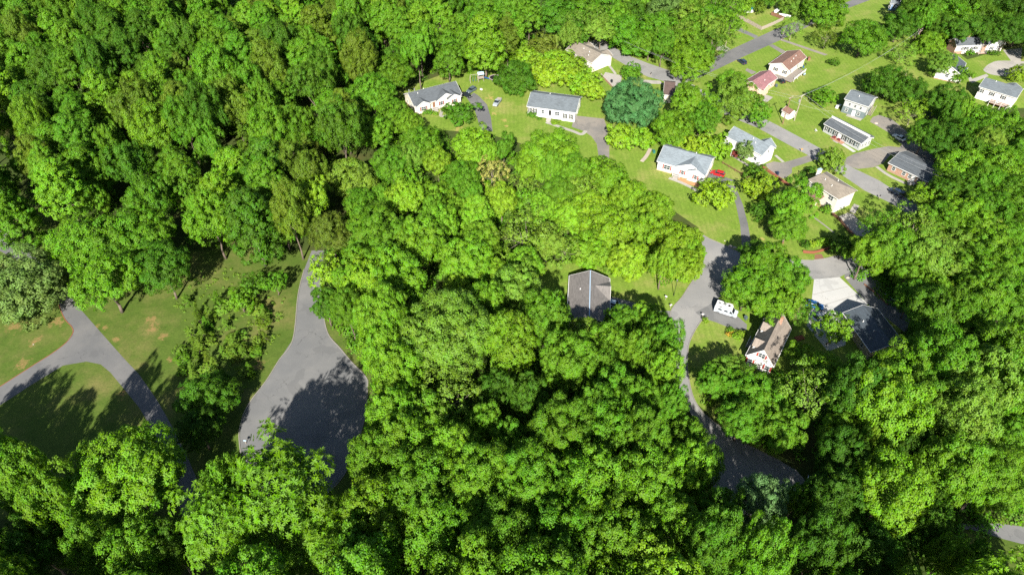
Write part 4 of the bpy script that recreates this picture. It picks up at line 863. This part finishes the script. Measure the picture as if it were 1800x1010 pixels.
def relabel():
    by = {}
    for root, desc, u, v in LATER:
        if not (-90 < u < 1890 and -60 < v < 1110): root['label'] = 'woodland tree just beyond the edge of the photo'; root['group'] = 'trees beyond the edge'; continue
        n_, lu, lv = min(LAND, key=lambda q: (q[1]-u)**2+(q[2]-v)**2); dx, dy = u-lu, v-lv
        a_ = math.degrees(math.atan2(-dy, dx)) % 360
        rel = ['right of','up right from','above','up left from','left of','down left from','below','down right from'][int(((a_+22.5) % 360)//45)]
        by.setdefault((desc, rel, n_), []).append((dx*dx+dy*dy, root))
    for (desc, rel, n_), lst in by.items():
        lst.sort(key=lambda q: q[0])
        for i, (_, root) in enumerate(lst): root['label'] = f'{desc} {rel} {n_}' + ('' if len(lst) == 1 else f', {ORD[i]}' + ('' if i == 0 else ' out'))
    LATER.clear()
# shrubs with labels of their own
for (u, v, r, t, lb) in ((748,198,6,'mid','rounded shrub at the front left of the cream charcoal-roofed house'),(755,197,6,'mid','rounded shrub right beside it under the double window'),(765,200,5,'lime','low lime shrub left of the front steps'),(783,194,7,'mid','low hedge shrub under the nested gables'),
    (935,202,8,'mid','clipped shrub at the left corner of the long white house'),(948,209,4,'mid','small shrub left of the white porch steps'),(976,216,6,'lime','lime shrub right of the white porch steps'),(1232,321,5,'lime','shrub in the orange mulch bed'),
    (1453,369,9,'mid','round shrub at the front corner of the tall cream house'),(1388,316,6,'mid','first shrub of the strip beside the grey drive'),(1400,311,5,'mid','second shrub of the strip beside the grey drive'),(1412,306,6,'dark','third shrub of the strip beside the grey drive'),(1427,300,9,'dark','largest shrub, left of the white chimney'),
    (1416,430,9,'dark','dark shrub, first in the row above the red mulch path'),(1428,429,7,'yellow','yellow shrub, second in the row above the red mulch path'),(1438,428,7,'lime','lime shrub, third in the row above the red mulch path'),(1449,426,8,'yellow','yellow shrub, fourth in the row above the red mulch path'),(1455,422,8,'dark','dark shrub, last in the row above the red mulch path'),
    (1284,580,6,'mid','round green shrub by the yellow flowers beside the camper drive'),(1285,583,4,'gold','upper yellow flower clump beside the camper drive'),(1281,588,5,'gold','lower yellow flower clump beside the camper drive'),(1294,592,8,'lime','lime shrub at the front of the brown-roofed house'),(1304,587,7,'yellow','yellow-green shrub at the front walk of the brown-roofed house'),
    (1289,268,10,'red','dark red shrub in front of the patio-roofed house'),(1706,93,8,'mid','tall shrub at the brick front of the long white ranch'),(1741,93,7,'dark','left round shrub under the gable of the long white ranch'),(1751,93,7,'dark','right round shrub under the gable of the long white ranch'),
    (1366,124,5,'mid','left foundation shrub of the cream house with the deck'),(1376,127,5,'mid','right foundation shrub of the cream house with the deck'),(1240,563,6,'lime','flower bed plants around the mailbox at the camper drive'),(1350,405,6,'grey','grey bed plants below the small dark tree')):
    A('bush', u, v, r, max(.9, r*.24), t, lb)

relabel()
# undergrowth: one mass of low leaves across the woodland floor
def undergrowth(polys, n, seed=4, name='undergrowth', tn='mid', rr=(1.3,3.0), dens=15, size=.52):
    rs = np.random.RandomState(seed); out, tone = [], []; r_ = random.Random(seed)
    for poly_px, share in polys:
        poly = [tuple(P(u, v)[:2]) for u, v in poly_px]; xs = [p[0] for p in poly]; ys = [p[1] for p in poly]; k = 0; tr = 0
        while k < share*n and tr < 40*n:
            tr += 1; x, y = r_.uniform(min(xs), max(xs)), r_.uniform(min(ys), max(ys))
            if not inside(poly, x, y): continue
            k += 1; R_ = r_.uniform(*rr); m = int(dens*R_*R_)+20
            W = unit(rs.normal(0,1,(m,3))); W[:,2] = np.abs(W[:,2])
            c = np.array([x,y,0])+W*R_*rs.uniform(.5,1,(m,1))*np.array([1,1,.8])
            out.append(leaves(rs, c, W+np.array([0,0,.6]), size)); st = rs.uniform(0,1)
            tone.append(np.stack([np.full(m,st), np.clip(.4*st+.5*rs.uniform(0,1,m),0,1), rs.uniform(0,1,m)],1))
    o = link(bpy.data.objects.new(name, quads_mesh(name, np.concatenate(out), np.concatenate(tone), M['leaf'])))
    o.color = (*TONE[tn], 1); tag(o, kind='stuff')
undergrowth([([(-150,-30),(980,-30),(940,100),(850,128),(720,150),(700,220),(600,330),(545,445),(340,440),(240,380),(-150,380)], .30),
             ([(700,225),(860,240),(1070,310),(1225,440),(1225,480),(1190,500),(1080,478),(940,462),(930,560),(1080,560),(1170,575),(1175,660),(1225,780),(1250,900),(1270,1050),(600,1050),(610,850),(650,740),(660,660),(575,560),(575,450)], .38),
             ([(1500,480),(1570,400),(1660,350),(1670,290),(1620,220),(1700,200),(1850,220),(1850,890),(1700,960),(1600,1050),(1300,1050),(1440,880),(1440,820),(1310,770),(1240,700),(1320,660),(1480,660),(1620,570)], .26),
             ([(1010,0),(1260,0),(1240,90),(1180,115),(1080,60)], .05)], 4200)
undergrowth([([(300,480),(400,470),(500,520),(490,600),(430,690),(330,670),(310,600)], 1.0)], 260, 9, 'weeds', 'pale', (.25,.7), 70, .26)

# ------------------------------------------------------------------ fences, edging walls
def fence(px, label, name='fence', h=1.6, post_every=2.4, m='wood', cat='fence', rail_only=False):
    pts = [P(u, v) for u, v in px]; c = sum(pts, Vector())/len(pts)
    root = empty(name, c, 0, label, cat)
    for a, b in zip(pts[:-1], pts[1:]):
        d = b-a; L = d.length; n = max(1, round(L/post_every)); rz = math.atan2(d.y, d.x)
        for i in range(n+1):
            p = a.lerp(b, i/n)-c
            if i < n or b is pts[-1]: part('post', cached(('post', m, h), lambda: MB().box(-.07,.07,-.07,.07,0,h+.1).mesh('post', M[m])), root, p, rz)
            if i < n:
                s = L/n
                def mk():
                    mb = MB()
                    if rail_only:
                        for z in (.35, .7, 1.05)[:max(1, int(h/.4))]: mb.box(.08, s-.08, -.03, .03, z, z+.1)
                    else:
                        k = int(s/.16)
                        for j in range(k): mb.box(.08+(s-.16)*j/k, .08+(s-.16)*(j+.9)/k, -.02+.012*(j % 2), .02+.012*(j % 2), .05, h)
                    return mb.mesh('board_panel', M[m])
                part('rail' if rail_only else 'board_panel', mk(), root, p, rz)['kind'] = 'stuff' if not rail_only else 'thing'
fence([(1291,29),(1315,41),(1338,53.5),(1360,44),(1376,36)], 'tall weathered wooden fence round the yard with the blue pool')
fence([(1355,27),(1366,31),(1377,36)], 'brown wooden fence section at the back of the pool yard', m='timber')
fence([(1270,288),(1292,301),(1315,314)], 'low brown rail fence between the teal-doored house and the patio-roofed house', h=1.0, m='timber', rail_only=True)
def edging(px, label, m='timber', h=.5, wdt=.5, name='retaining_wall'):
    o = kerb(px, wdt, h, name=name, m=M[m], kind='thing'); tag(o, label, 'retaining wall'); return o
edging([(1328,284),(1346,298),(1366,312),(1374,318),(1386,326)], 'red-brown timber edging along the drive of the patio-roofed house', 'mulch', .5, .8)
edging([(1463,377),(1474,386),(1484,398),(1499,414)], 'brown timber wall along the concrete drive of the tall cream house', 'timber', .7, .5)
edging([(1372,411),(1375,420),(1376,428)], 'short dark timber edging below the lower oak', 'timber', .4, .5)
edging([(1056,133),(1068,145),(1081,159)], 'red brick wall beside the concrete drive on the upper street', 'brick', .8, .4)
edging([(1390,334),(1412,322),(1432,312)], 'thin stone edging below the shrub strip', 'kerb', .2, .25)
edging([(1411,442),(1430,443.5),(1450,438.5),(1464,433.5)], 'red-brown curved edging wall beside the short street', 'mulch', .45, .35)
edging([(1519,500),(1540,517),(1560,536)], 'low brown kerb wall along the dark side drive', 'timber', .3, .3)
gr = empty('guardrail', P(1574,532), 0, 'pale guardrail above the side drive of the dark-roofed house', 'guardrail')
g0, g1 = P(1554,518)-gr.location, P(1594,547)-gr.location
for i in range(5): part('post', cached('gpost', lambda: MB().box(-.07,.07,-.07,.07,0,.7).mesh('post', M['metal'])), gr, g0.lerp(g1, i/4))
dv = (g1-g0).normalized(); nv = Vector((-dv.y, dv.x, 0))*.09
mb = MB()
prf = [(0,.45),(.06,.5),(0,.57),(.06,.64),(0,.7)]
for (o1, z1), (o2, z2) in zip(prf[:-1], prf[1:]): mb.add([g0-nv*(1+o1*6)+Vector((0,0,z1)), g1-nv*(1+o1*6)+Vector((0,0,z1)), g1-nv*(1+o2*6)+Vector((0,0,z2)), g0-nv*(1+o2*6)+Vector((0,0,z2))], [(0,1,2,3)])
mb.build('rail', M['metal'], gr)

# ------------------------------------------------------------------ vehicles
def car(name, pf, pr, col, label, cat='car', L=4.5, Wd=1.85, H_=1.6, style='suv', z=0.02):
    """pf, pr: pixels of the front and rear bumpers on the ground"""
    a, b = P(*pf), P(*pr); d = a-b; c = (a+b)/2
    root = empty(name, (c.x, c.y, z), math.atan2(d.y, d.x), label, cat)
    l = L/2; w2 = Wd/2; bm_ = M[col]
    hood, belt = .95*H_/1.6, 1.02*H_/1.6
    st = [(-l, .55, .80, .80), (-l+.12, .32, .98*belt, .95), (-l*.55, .24, belt, 1.0), (0, .22, belt, 1.0), (l*.35, .22, belt, 1.0), (l*.62, .24, hood, .98), (l-.18, .30, hood*.82, .92), (l, .42, .68, .78)]
    mb = MB(); vs = []; 
    for x, z0, z1, k in st:
        y = w2*k; vs += [(x,-y*.92,z0),(x,-y,z0+(z1-z0)*.45),(x,-y*.9,z1),(x,y*.9,z1),(x,y,z0+(z1-z0)*.45),(x,y*.92,z0)]
    fs = []
    for i in range(len(st)-1):
        for j in range(6): fs.append((6*i+j, 6*i+(j+1) % 6, 6*i+6+(j+1) % 6, 6*i+6+j))
    fs += [(0,1,2,3,4,5), tuple(range(6*len(st)-6, 6*len(st)))[::-1]]
    mb.add(vs, fs).build('body', bm_, root, smooth=False)
    x0, x1, x2, x3 = {'suv': (-l+.15, -l+.55, l*.12, l*.42), 'sedan': (-l*.72, -l*.38, l*.08, l*.40), 'pickup': (-l*.18, -l*.08, l*.22, l*.45), 'van': (-l+.08, -l+.3, l*.30, l*.62)}[style]
    def hull(xa, xb, xc, xd, za, zb, k0, k1):
        return MB().add([(xa,-w2*k0,za),(xd,-w2*k0,za),(xd,w2*k0,za),(xa,w2*k0,za),(xb,-w2*k1,zb),(xc,-w2*k1,zb),(xc,w2*k1,zb),(xb,w2*k1,zb)], [(0,3,2,1),(4,5,6,7),(0,1,5,4),(1,2,6,5),(2,3,7,6),(3,0,4,7)])
    hull(x0, x1, x2, x3, belt-.03, H_-.06, .88, .74).build('windows', M['cglass'], root)
    hull(x1-.05, x1+.05, x2-.02, x2+.06, H_-.07, H_, .77, .70).build('car_roof', bm_, root)
    for q in (-1, 1):
        for xx in ((x1+x2)/2-.05,): MB().add([(xx-.05, q*w2*.885, belt-.03),(xx+.05, q*w2*.885, belt-.03),(xx+.05, q*w2*.755, H_-.06),(xx-.05, q*w2*.755, H_-.06)], [(0,1,2,3)]).build('pillar', bm_, root)
        MB().box(x3-.35, x3-.15, q*w2*1.0-.02, q*w2*1.0+q*.16+.02 if q > 0 else q*w2+.02, belt-.02, belt+.14).build('mirror', bm_, root)
        MB().box(l-.12, l-.01, q*w2*.55-.16, q*w2*.55+.16, .62, .76).build('headlight', M['lamp_w'], root)
        MB().box(-l+.0, -l+.1, q*w2*.68-.11, q*w2*.68+.11, .72, .95).build('tail_light', M['lamp_r'], root)
    def wh():
        return MB().tube((0,-.11,0),(0,.11,0),.34,n=14).mesh('wheel', M['tyre'])
    def rim(): return MB().tube((0,-.12,0),(0,.12,0),.20,n=10).mesh('rim', M['rim'])
    for xx in (-l*.60, l*.62):
        for q in (-1, 1):
            o = part('wheel', cached('wheel', wh), root, (xx, q*(w2-.10), .34)); part('rim', cached('rim', rim), o)
    if style == 'pickup':
        MB().box(-l+.14, x0-.1, -w2*.74, w2*.74, belt-.01, belt+.012).build('cargo_bed', M['wood'], root)
    return root
car('parked_car', (822,165), (835,157), 'slate', 'blue-grey SUV at the head of the blacktop drive by the cream charcoal-roofed house')
car('parked_car', (826,172), (814,167), 'blackcar', 'black car half behind the corner of the cream charcoal-roofed house', style='sedan', H_=1.45)
car('pickup_truck', (867,192), (881,173), 'silver', 'silver pickup truck parked on the grass left of the dome-shaped tree', 'truck', L=5.6, H_=1.75, style='pickup')
car('parked_car', (1249,304), (1273,311), 'red', 'bright red car on the drive of the teal-doored house', style='suv')
car('parked_car', (1571,240), (1588,249), 'whitep', 'white car parked on the gravel next to the long grey house', style='sedan', H_=1.45, L=4.5)
car('minivan', (1564,335), (1586,347), 'navy', 'dark blue minivan parked on the street below the brick ranch', 'van', L=4.9, H_=1.75, style='van')
car('parked_car', (1635,295), (1652,306), 'blackcar', 'black car in the shade behind the brick ranch', style='suv')
car('parked_car', (1297,106), (1311,116), 'navy', 'dark blue car beside the junction of the upper street', style='suv')
car('parked_car', (1086,540), (1073,536), 'lblue', 'pale blue car in shade right of the grey-brown roof', style='suv')
car('parked_car', (1446,557), (1432,563), 'whitep', 'white car on the pale concrete drive, under the thin tree', style='sedan', H_=1.45)
car('parked_car', (1437,541), (1424,538), 'blue', 'blue car on the pale concrete drive, beyond the white car', style='suv')
car('parked_car', (1369,142), (1376,147), 'blackcar', 'black car at the end wall of the maroon-roofed house', style='sedan', H_=1.4, L=3.8)
# camper van
a, b = P(1294,556), P(1256,544); d = a-b; c = (a+b)/2
root = empty('camper_van', (c.x, c.y, .024), math.atan2(d.y, d.x), 'white high-roofed camper van parked by the junction', 'camper van')
l, w2 = 2.85, 1.0
MB().prism([(-l,.45),(l-.1,.45),(l,.6),(l,1.05),(l-.85,1.22),(l-1.45,1.95),(l-1.5,2.1),(-l,2.1)], -w2, w2, 'y').build('body', M['vanp'], root)
MB().prism([(-l+.02,2.102),(l-1.4,2.102),(l-1.75,2.75),(-l+.15,2.75)], -w2+.06, w2-.06, 'y').build('raised_roof', M['whitep'], root)
for q in (-1, 1):
    MB().prism([(l-1.38,1.22),(l-.98,1.22),(l-1.5,1.9),(l-1.9,1.9),(l-1.9,1.22)], q*w2, q*(w2+.012), 'y').build('side_window', M['cglass'], root)
    for xx in (-1.9, -.4): MB().box(xx, xx+.9, min(q*w2, q*(w2+.012)), max(q*w2, q*(w2+.012)), 1.35, 1.85).build('side_window', M['cglass'], root)
    MB().box(-1.9, -.9, min(q*(w2-.06), q*(w2+.0)), max(q*(w2-.06), q*(w2+.0)), 2.3, 2.55).build('roof_window', M['cglass'], root)
    MB().box(-l+.05, l-.2, min(q*w2, q*(w2+.008)), max(q*w2, q*(w2+.008)), .85, 1.0).build('stripe', M['slate'], root)
    for xx in (-1.75, 1.9):
        o = part('wheel', cached('wheel', None), root, (xx, q*.9, .34)); part('rim', cached('rim', None), o)
    MB().box(l+.0, l+.05, q*.7-.15, q*.7+.15, .75, .95).build('headlight', M['lamp_w'], root); MB().box(-l-.04, -l, q*.8-.08, q*.8+.08, .9, 1.2).build('tail_light', M['lamp_r'], root)
MB().add([(l-.84,-.85,1.25),(l-.84,.85,1.25),(l-1.43,.85,1.95),(l-1.43,-.85,1.95)], [(0,1,2,3)]).build('windscreen', M['cglass'], root).location.x = .02
MB().box(-1.0,-.3,-.35,.35,2.752,2.95).build('roof_hatch', M['metal'], root); MB().box(.2,.75,-.3,.3,2.752,2.86).build('roof_vent', M['black'], root); MB().box(-2.3,-1.6,-.3,.3,2.752,2.84).build('roof_vent', M['metal'], root)
MB().box(-l-.12,-l-.002,-.9,.9,.4,.55).build('bumper', M['rim'], root)

# ------------------------------------------------------------------ poles, wires, lamp
POLE = {}
def upole(key, base, top, label, m='pole', arms=1, trans=False):
    b = P(*base); h = min(((proj((b.x, b.y, z*.1))[1]-top[1])**2, z*.1) for z in range(40, 180))[1]
    root = empty('utility_pole', b, R(-50), label, 'utility pole', 'utility poles')
    MB().tube((0,0,0),(0,0,h),.17,.12,10).build('pole', M[m], root)
    for k in range(arms):
        z = h-.35-.9*k
        MB().box(-.06,.06,-1.2,1.2,z,z+.13,Matrix.Translation((.17,0,0))).build('crossarm', M[m], root)
        for y in (-1.05,-.4,.4,1.05): part('insulator', cached('ins', lambda: MB().tube((0,0,0),(0,0,.22),.06,.04,6).mesh('insulator', M['trim'])), root, (.17, y, z+.13))
    if trans: MB().tube((-.42,0,h-2.9),(-.42,0,h-1.9),.27,n=12).build('transformer', M['metal'], root)
    POLE[key] = (root, h); return root
upole('a', (1375.6,217.8), (1390,170), 'brown utility pole left of the little white shed, with single crossarm')
upole('b', (1396,212), (1411,167), 'grey utility pole with transformer right of the little white shed', 'poleg', 1, True)
upole('c', (1634,345), (1658,307), 'utility pole with transformer in front of the brick ranch', 'pole', 1, True)
upole('d', (1034.5,76), (1034,44), 'plain wooden pole at the top end of the upper street', 'poleg', 0)
upole('e', (1610,74), (1618,50), 'utility pole among trees below the dark tree at upper right', 'pole', 2, True)
upole('f', (1586,145), (1592,133), 'short grey pole in the bushes near the power line corridor', 'poleg', 0)
upole('g', (1374,70), (1377,53), 'thin pole at the corner of the upper streets', 'poleg', 0)
def wire(p, q, sag, label):
    p, q = Vector(p), Vector(q); mb = MB(); pts = []
    for i in range(15):
        t = i/14; v = p.lerp(q, t); v.z -= sag*4*t*(1-t); pts.append(v)
    for i in range(14): mb.tube(pts[i], pts[i+1], .022, n=4, cap=False)
    tag(mb.build('power_line', M['wire']), label, 'power line', 'power lines')
def top(k, dy=0, dz=0):
    r, h = POLE[k]; c_, s_ = math.cos(R(-50)), math.sin(R(-50)); x, y = .17, dy
    return (r.location.x+c_*x-s_*y, r.location.y+s_*x+c_*y, h+dz)
for dy, n_ in ((-1.05,'outer'),(1.05,'inner')):
    wire(top('b', dy), top('c', dy), 2.2, f'{n_} power line from grey transformer pole over the grey house to brick ranch pole')
    wire(top('a', dy), top('b', dy), .3, f'{n_} short power line between the two poles by the shed')
    wire(top('c', dy), (*P(1790,372)[:2], 7.5), 1.0, f'{n_} power line running right from the brick ranch pole into the trees')
    wire(top('b', dy), top('e', dy), 2.5, f'{n_} power line from the grey transformer pole up to the pole among trees')
    wire(top('a', dy), top('d'), 2.5, f'{n_} power line from the brown pole towards the upper street')
wire(top('c', 0, -1.5), (*P(1608,300)[:2], 3.4), .4, 'service wire from the brick ranch pole to the brick ranch roof')
wire(top('a', 0, -1.2), (*P(1460,212)[:2], 3.6), .8, 'service wire from the brown pole to the long grey house')
b = P(1184.3,519.2); lp = empty('street_lamp', b, 0, 'black lamp post on the grass verge left of the junction', 'lamp post')
MB().tube((0,0,0),(0,0,.5),.13,.10,8).tube((0,0,.5),(0,0,5.0),.08,.06,8).build('pole', M['black'], lp)
MB().tube((0,0,5.0),(0,0,5.55),.13,.24,6).build('lantern', M['glass'], lp); MB().tube((0,0,5.55),(0,0,5.85),.28,.04,6).build('lamp_cap', M['black'], lp)

# ------------------------------------------------------------------ small things
def mailbox(u, v, m, label, pm='wood'):
    r = empty('mailbox', P(u, v), rt.uniform(0, 3), label, 'mailbox'); MB().box(-.06,.06,-.06,.06,0,1.0).build('post', M[pm], r)
    prf = [(-.13,1.0),(.13,1.0),(.13,1.16)]+[(.13*math.cos(a_), 1.16+.13*math.sin(a_)) for a_ in (.6,1.2,1.9,2.5)]+[(-.13,1.16)]
    MB().prism(prf, -.28, .28, 'y').build('box', M[m], r); MB().box(.132,.15,.05,.12,1.1,1.36).build('flag', M['redpaint'], r)
mailbox(1234,557,'whitep','white mailbox in the flower bed at the camper drive'); mailbox(1408,267,'orange','black post mailbox with orange top beside the street'); mailbox(1545,349,'black','dark mailbox at the kerb opposite the minivan')
mailbox(1144,133,'black','dark mailbox beside the upper street and its concrete walk'); mailbox(1170,526,'whitep','upper white mailbox on the verge left of the junction'); mailbox(1178,541,'whitep','lower white mailbox by the drive entrance left of the junction')
mailbox(1418,842,'lblue','pale mailbox at the shaded bulb of the right road'); mailbox(433,779,'lblue','pale mailbox at the shaded left edge of the cul-de-sac'); mailbox(1173,300,'black','dark mailbox post on the lawn left of the teal-doored house'); mailbox(1067,93,'timber','brown post box at the kerb of the upper street')
def bin_(u, v, m, label):
    r = empty('trash_bin', P(u, v), .4, label, 'trash bin'); MB().add([(-.26,-.3,.05),(.26,-.3,.05),(.26,.3,.05),(-.26,.3,.05),(-.32,-.37,1.0),(.32,-.37,1.0),(.32,.37,1.0),(-.32,.37,1.0)], [(0,3,2,1),(0,1,5,4),(1,2,6,5),(2,3,7,6),(3,0,4,7),(4,5,6,7)]).build('bin_body', M[m], r)
    MB().prism([(-.35,1.0),(.35,1.0),(.3,1.1),(-.3,1.1)], -.4, .4, 'y').build('lid', M[m], r)
    for q in (-.25,.25): part('wheel', cached('bw', lambda: MB().tube((-.03,0,0),(.03,0,0),.12,n=8).mesh('wheel', M['tyre'])), r, (q, -.34, .12))
bin_(1310,561,'slate','dark wheeled bin in front of the camper van'); bin_(1366,307,'navy','dark bin against the red-brown edging of the grey drive'); bin_(1075,145,'blackcar','black bin at the edge of the concrete drive on the upper street'); bin_(1364,153,'slate','dark bin at the end wall of the maroon-roofed house'); bin_(1604,318,'blackcar','black bin on the porch side of the brick ranch')
# playset
b = P(845,142); r = empty('playset', b, .3, 'wooden climbing frame with blue slide and pale canopy left of the trampoline', 'playset')
for x in (-1,1):
    for y in (-.8,.8): MB().box(x-.07,x+.07,y-.07,y+.07,0,3.0).build('post', M['wood'], r)
MB().box(-1.1,1.1,-.9,.9,1.3,1.42).build('platform', M['wood'], r)
MB().prism([(-1.05,2.9),(0,3.7),(1.05,2.9),(0,3.62)], -1.2, 1.2, 'x').build('canopy', M['lblue'], r)
mb = MB()
for i in range(8):
    t0, t1 = i/8, (i+1)/8
    za, zb = 1.4-1.25*t0**.8, 1.4-1.25*t1**.8
    mb.add([(1.1+2.6*t0,-.3,za),(1.1+2.6*t1,-.3,zb),(1.1+2.6*t1,.3,zb),(1.1+2.6*t0,.3,za)], [(0,1,2,3)])
    for q in (-.3,.3): mb.add([(1.1+2.6*t0,q,za),(1.1+2.6*t1,q,zb),(1.1+2.6*t1,q,zb+.18),(1.1+2.6*t0,q,za+.18)], [(0,1,2,3)])
mb.build('slide', M['blue'], r)
MB().tube((-1,0,2.9),(-4,0,2.9),.07).tube((-4,0,2.9),(-4.3,1,0),.07).tube((-4,0,2.9),(-4.3,-1,0),.07).build('swing_beam', M['wood'], r)
for x in (-2,-3): MB().tube((x,-.2,2.9),(x,-.2,.5),.02,n=4).tube((x,.2,2.9),(x,.2,.5),.02,n=4).box(x-.12,x+.12,-.28,.28,.45,.5).build('swing', M['blue'], r)
# trampoline
b = P(870,140); r = empty('trampoline', b, 0, 'round black trampoline with pale rim beside the dome-shaped tree', 'trampoline')
MB().tube((0,0,.86),(0,0,.88),1.95,n=28).build('mat', M['black'], r)
mb = MB(); N = 28
vs = []
for i in range(N):
    a_ = 2*math.pi*i/N
    for rr_, z in ((1.96,.86),(1.96,.93),(2.3,.93),(2.3,.86)): vs.append((rr_*math.cos(a_), rr_*math.sin(a_), z))
mb.add(vs, [(4*i+j, 4*i+(j+1) % 4, 4*((i+1) % N)+(j+1) % 4, 4*((i+1) % N)+j) for i in range(N) for j in range(4)]).build('rim_pad', M['rimpad'], r)
for i in range(6): a_ = i*math.pi/3; MB().tube((2.1*math.cos(a_),2.1*math.sin(a_),0),(2.1*math.cos(a_),2.1*math.sin(a_),.86),.04,n=6).build('leg', M['metal'], r)
# pool
b = P(1314,18); r = empty('swimming_pool', b, 0, 'round above-ground pool of bright blue water at the top edge', 'pool')
MB().tube((0,0,0),(0,0,1.1),2.9,n=32).build('water', M['aqua'], r)
mb = MB(); vs = []
for i in range(32):
    a_ = 2*math.pi*i/32
    for rr_, z in ((2.91,0),(2.91,1.22),(3.05,1.22),(3.05,0)): vs.append((rr_*math.cos(a_), rr_*math.sin(a_), z))
mb.add(vs, [(4*i+j, 4*i+(j+1) % 4, 4*((i+1) % 32)+(j+1) % 4, 4*((i+1) % 32)+j) for i in range(32) for j in range(4)]).build('pool_wall', M['whitep'], r)
# boats under cover in the pool yard
def boat(u, v, rz, label):
    r = empty('boat', P(u, v), rz, label, 'boat'); st = [(-2.4,.8,.55),(-.8,1.0,.5),(1.0,.85,.5),(2.2,.35,.7),(2.7,.03,.9)]
    vs = []
    for x, y, z in st: vs += [(x,-y,1.25),(x,-y*.6,z),(x,y*.6,z),(x,y,1.25),(x,0,1.55-.1*abs(x))]
    fs = [(5*i+j, 5*i+(j+1) % 5, 5*i+5+(j+1) % 5, 5*i+5+j) for i in range(4) for j in range(5)]+[(0,1,2,3,4)]
    MB().add(vs, fs).build('hull', M['whitep'], r)
    MB().box(-2.0,2.9,-.06,.06,.3,.4).box(-.9,-.8,-.9,.9,.3,.4).build('trailer', M['metal'], r)
    for q in (-.95,.95): o = part('wheel', cached('wheel', None), r, (-.85, q, .34)); part('rim', cached('rim', None), o)
boat(1366,22, .9, 'white boat on a trailer behind the brown fence section'); boat(1378,31, -.4, 'smaller white boat near the end of the weathered fence')
# deck clutter, yard furniture
def grill(u, v, z, label, m='black'):
    p = P(u, v, z); r = empty('grill', p, .5, label, 'grill'); MB().tube((-.3,0,.9),(.3,0,.9),.28,n=12).build('lid', M[m], r)
    MB().box(-.45,.45,-.2,.2,.6,.66).build('shelf', M['metal'], r)
    for x in (-.3,.3):
        for y in (-.15,.15): MB().box(x-.02,x+.02,y-.02,y+.02,0,.6).build('leg', M['metal'], r)
def chair(u, v, z, rz, m, label, group=None):
    p = P(u, v, z); r = empty('garden_chair', p, rz, label, 'chair', group); MB().box(-.28,.28,-.28,.28,.4,.46).build('seat', M[m], r); MB().box(-.28,.28,.24,.3,.46,1.0).build('backrest', M[m], r)
    for x in (-.24,.24):
        for y in (-.24,.24): MB().box(x-.03,x+.03,y-.03,y+.03,0,.4).build('leg', M[m], r)
grill(1406,123,.82,'black grill in the middle of the cluttered deck'); chair(1412,120,.82,.5,'blue','blue chair on the cluttered deck'); chair(1416,115,.82,2.0,'black','black chair at the far end of the cluttered deck')
chair(1396,138,0,1.2,'whitep','white chair fallen on the grass below the cluttered deck'); grill(1413,134,0,'grey covered grill on the grass below the cluttered deck','lblue'); chair(1608,320,.42,-.9,'black','black chair beside the brick ranch door')
chair(1434,231,0,1.9,'whitep','white chair on the lawn left of the long grey house'); chair(1762,178,1.45,.8,'blue','blue chair on the brown back deck'); chair(1752,182,1.45,.2,'whitep','white chair on the brown back deck')
def box_item(name, u, v, sx, sy, sz, m, label, cat, lidm=None):
    r = empty(name, P(u, v), rt.uniform(0,3), label, cat); MB().box(-sx/2,sx/2,-sy/2,sy/2,0,sz).build('case', M[m], r); MB().box(-sx/2-.03,sx/2+.03,-sy/2-.03,sy/2+.03,sz+.002,sz+.06).build('lid', M[lidm or m], r)
    MB().box(-sx/2+.1,sx/2-.1,-sy/2-.02,-sy/2-.002,.15,sz-.15).build('grille', M['black'], r)
box_item('heat_pump',1471,190,.9,.9,.9,'whitep','left white heat pump unit at the corner of the two-tone grey house','heat pump'); box_item('heat_pump',1475,188,.8,.8,.8,'metal','right grey heat pump unit at the corner of the two-tone grey house','heat pump')
box_item('storage_box',1149,268,1.2,.7,.7,'teal','teal storage box at the back corner of the teal-doored house','storage box'); box_item('planter',1405,595,2.2,1.2,.35,'timber','wooden planter box behind the brown-roofed house','planter','mulch')
box_item('storage_box',1000,527,1.0,.6,.8,'aqua','bright aqua box at the left wall of the grey-brown roofed house','storage box'); box_item('toy_box',846,158,.9,.5,.35,'whitep','pale box among toys beside the blue-grey SUV','toy box')
box_item('storage_box',1577,16,2.0,.8,1.2,'yellow','yellow play equipment box in front of the blue house','play equipment','blue'); box_item('firewood_crate',1421,106,1.2,.9,1.2,'timber','brown crate at the far corner of the cream house with deck','crate')
# stones
def stone(u, v, s, label):
    rs = np.random.RandomState(int(u*7+v)); bm = bmesh.new(); bmesh.ops.create_icosphere(bm, subdivisions=2, radius=1)
    for q in bm.verts: q.co *= 1+rs.normal(0,.09)
    for q in bm.verts: q.co.x *= s; q.co.y *= s*.8; q.co.z = max(-.1, q.co.z*s*.55)
    me = bpy.data.meshes.new('stone'); bm.to_mesh(me); bm.free(); me.materials.append(M['rockm']); o = link(bpy.data.objects.new('stone', me)); o.location = P(u, v); tag(o, label, 'stone')
stone(1284,433,.7,'larger stone at the kerb left of the curving drive'); stone(1291,435,.55,'smaller stone at the kerb left of the curving drive'); stone(1274,423,.25,'small pale stone on the lawn above the kerb stones'); stone(1043,277,.5,'stone beside the lower end of the gravel drive'); stone(1490,488,.5,'pale stone at the corner of the pale concrete drive'); stone(1540,217,.7,'pale stones edge at the gravel parking area'); stone(59,605,.2,'tiny white stone on the grass left of the lane fork')
# stone-edged bed
o = kerb([(1143,262),(1136,275),(1128,284)], 1.2, .2, name='flower_bed', m=M['rockm'], kind='thing'); tag(o, 'narrow stone-edged bed on the lawn left of the teal-doored house', 'flower bed')
print('objects', len(bpy.data.objects))
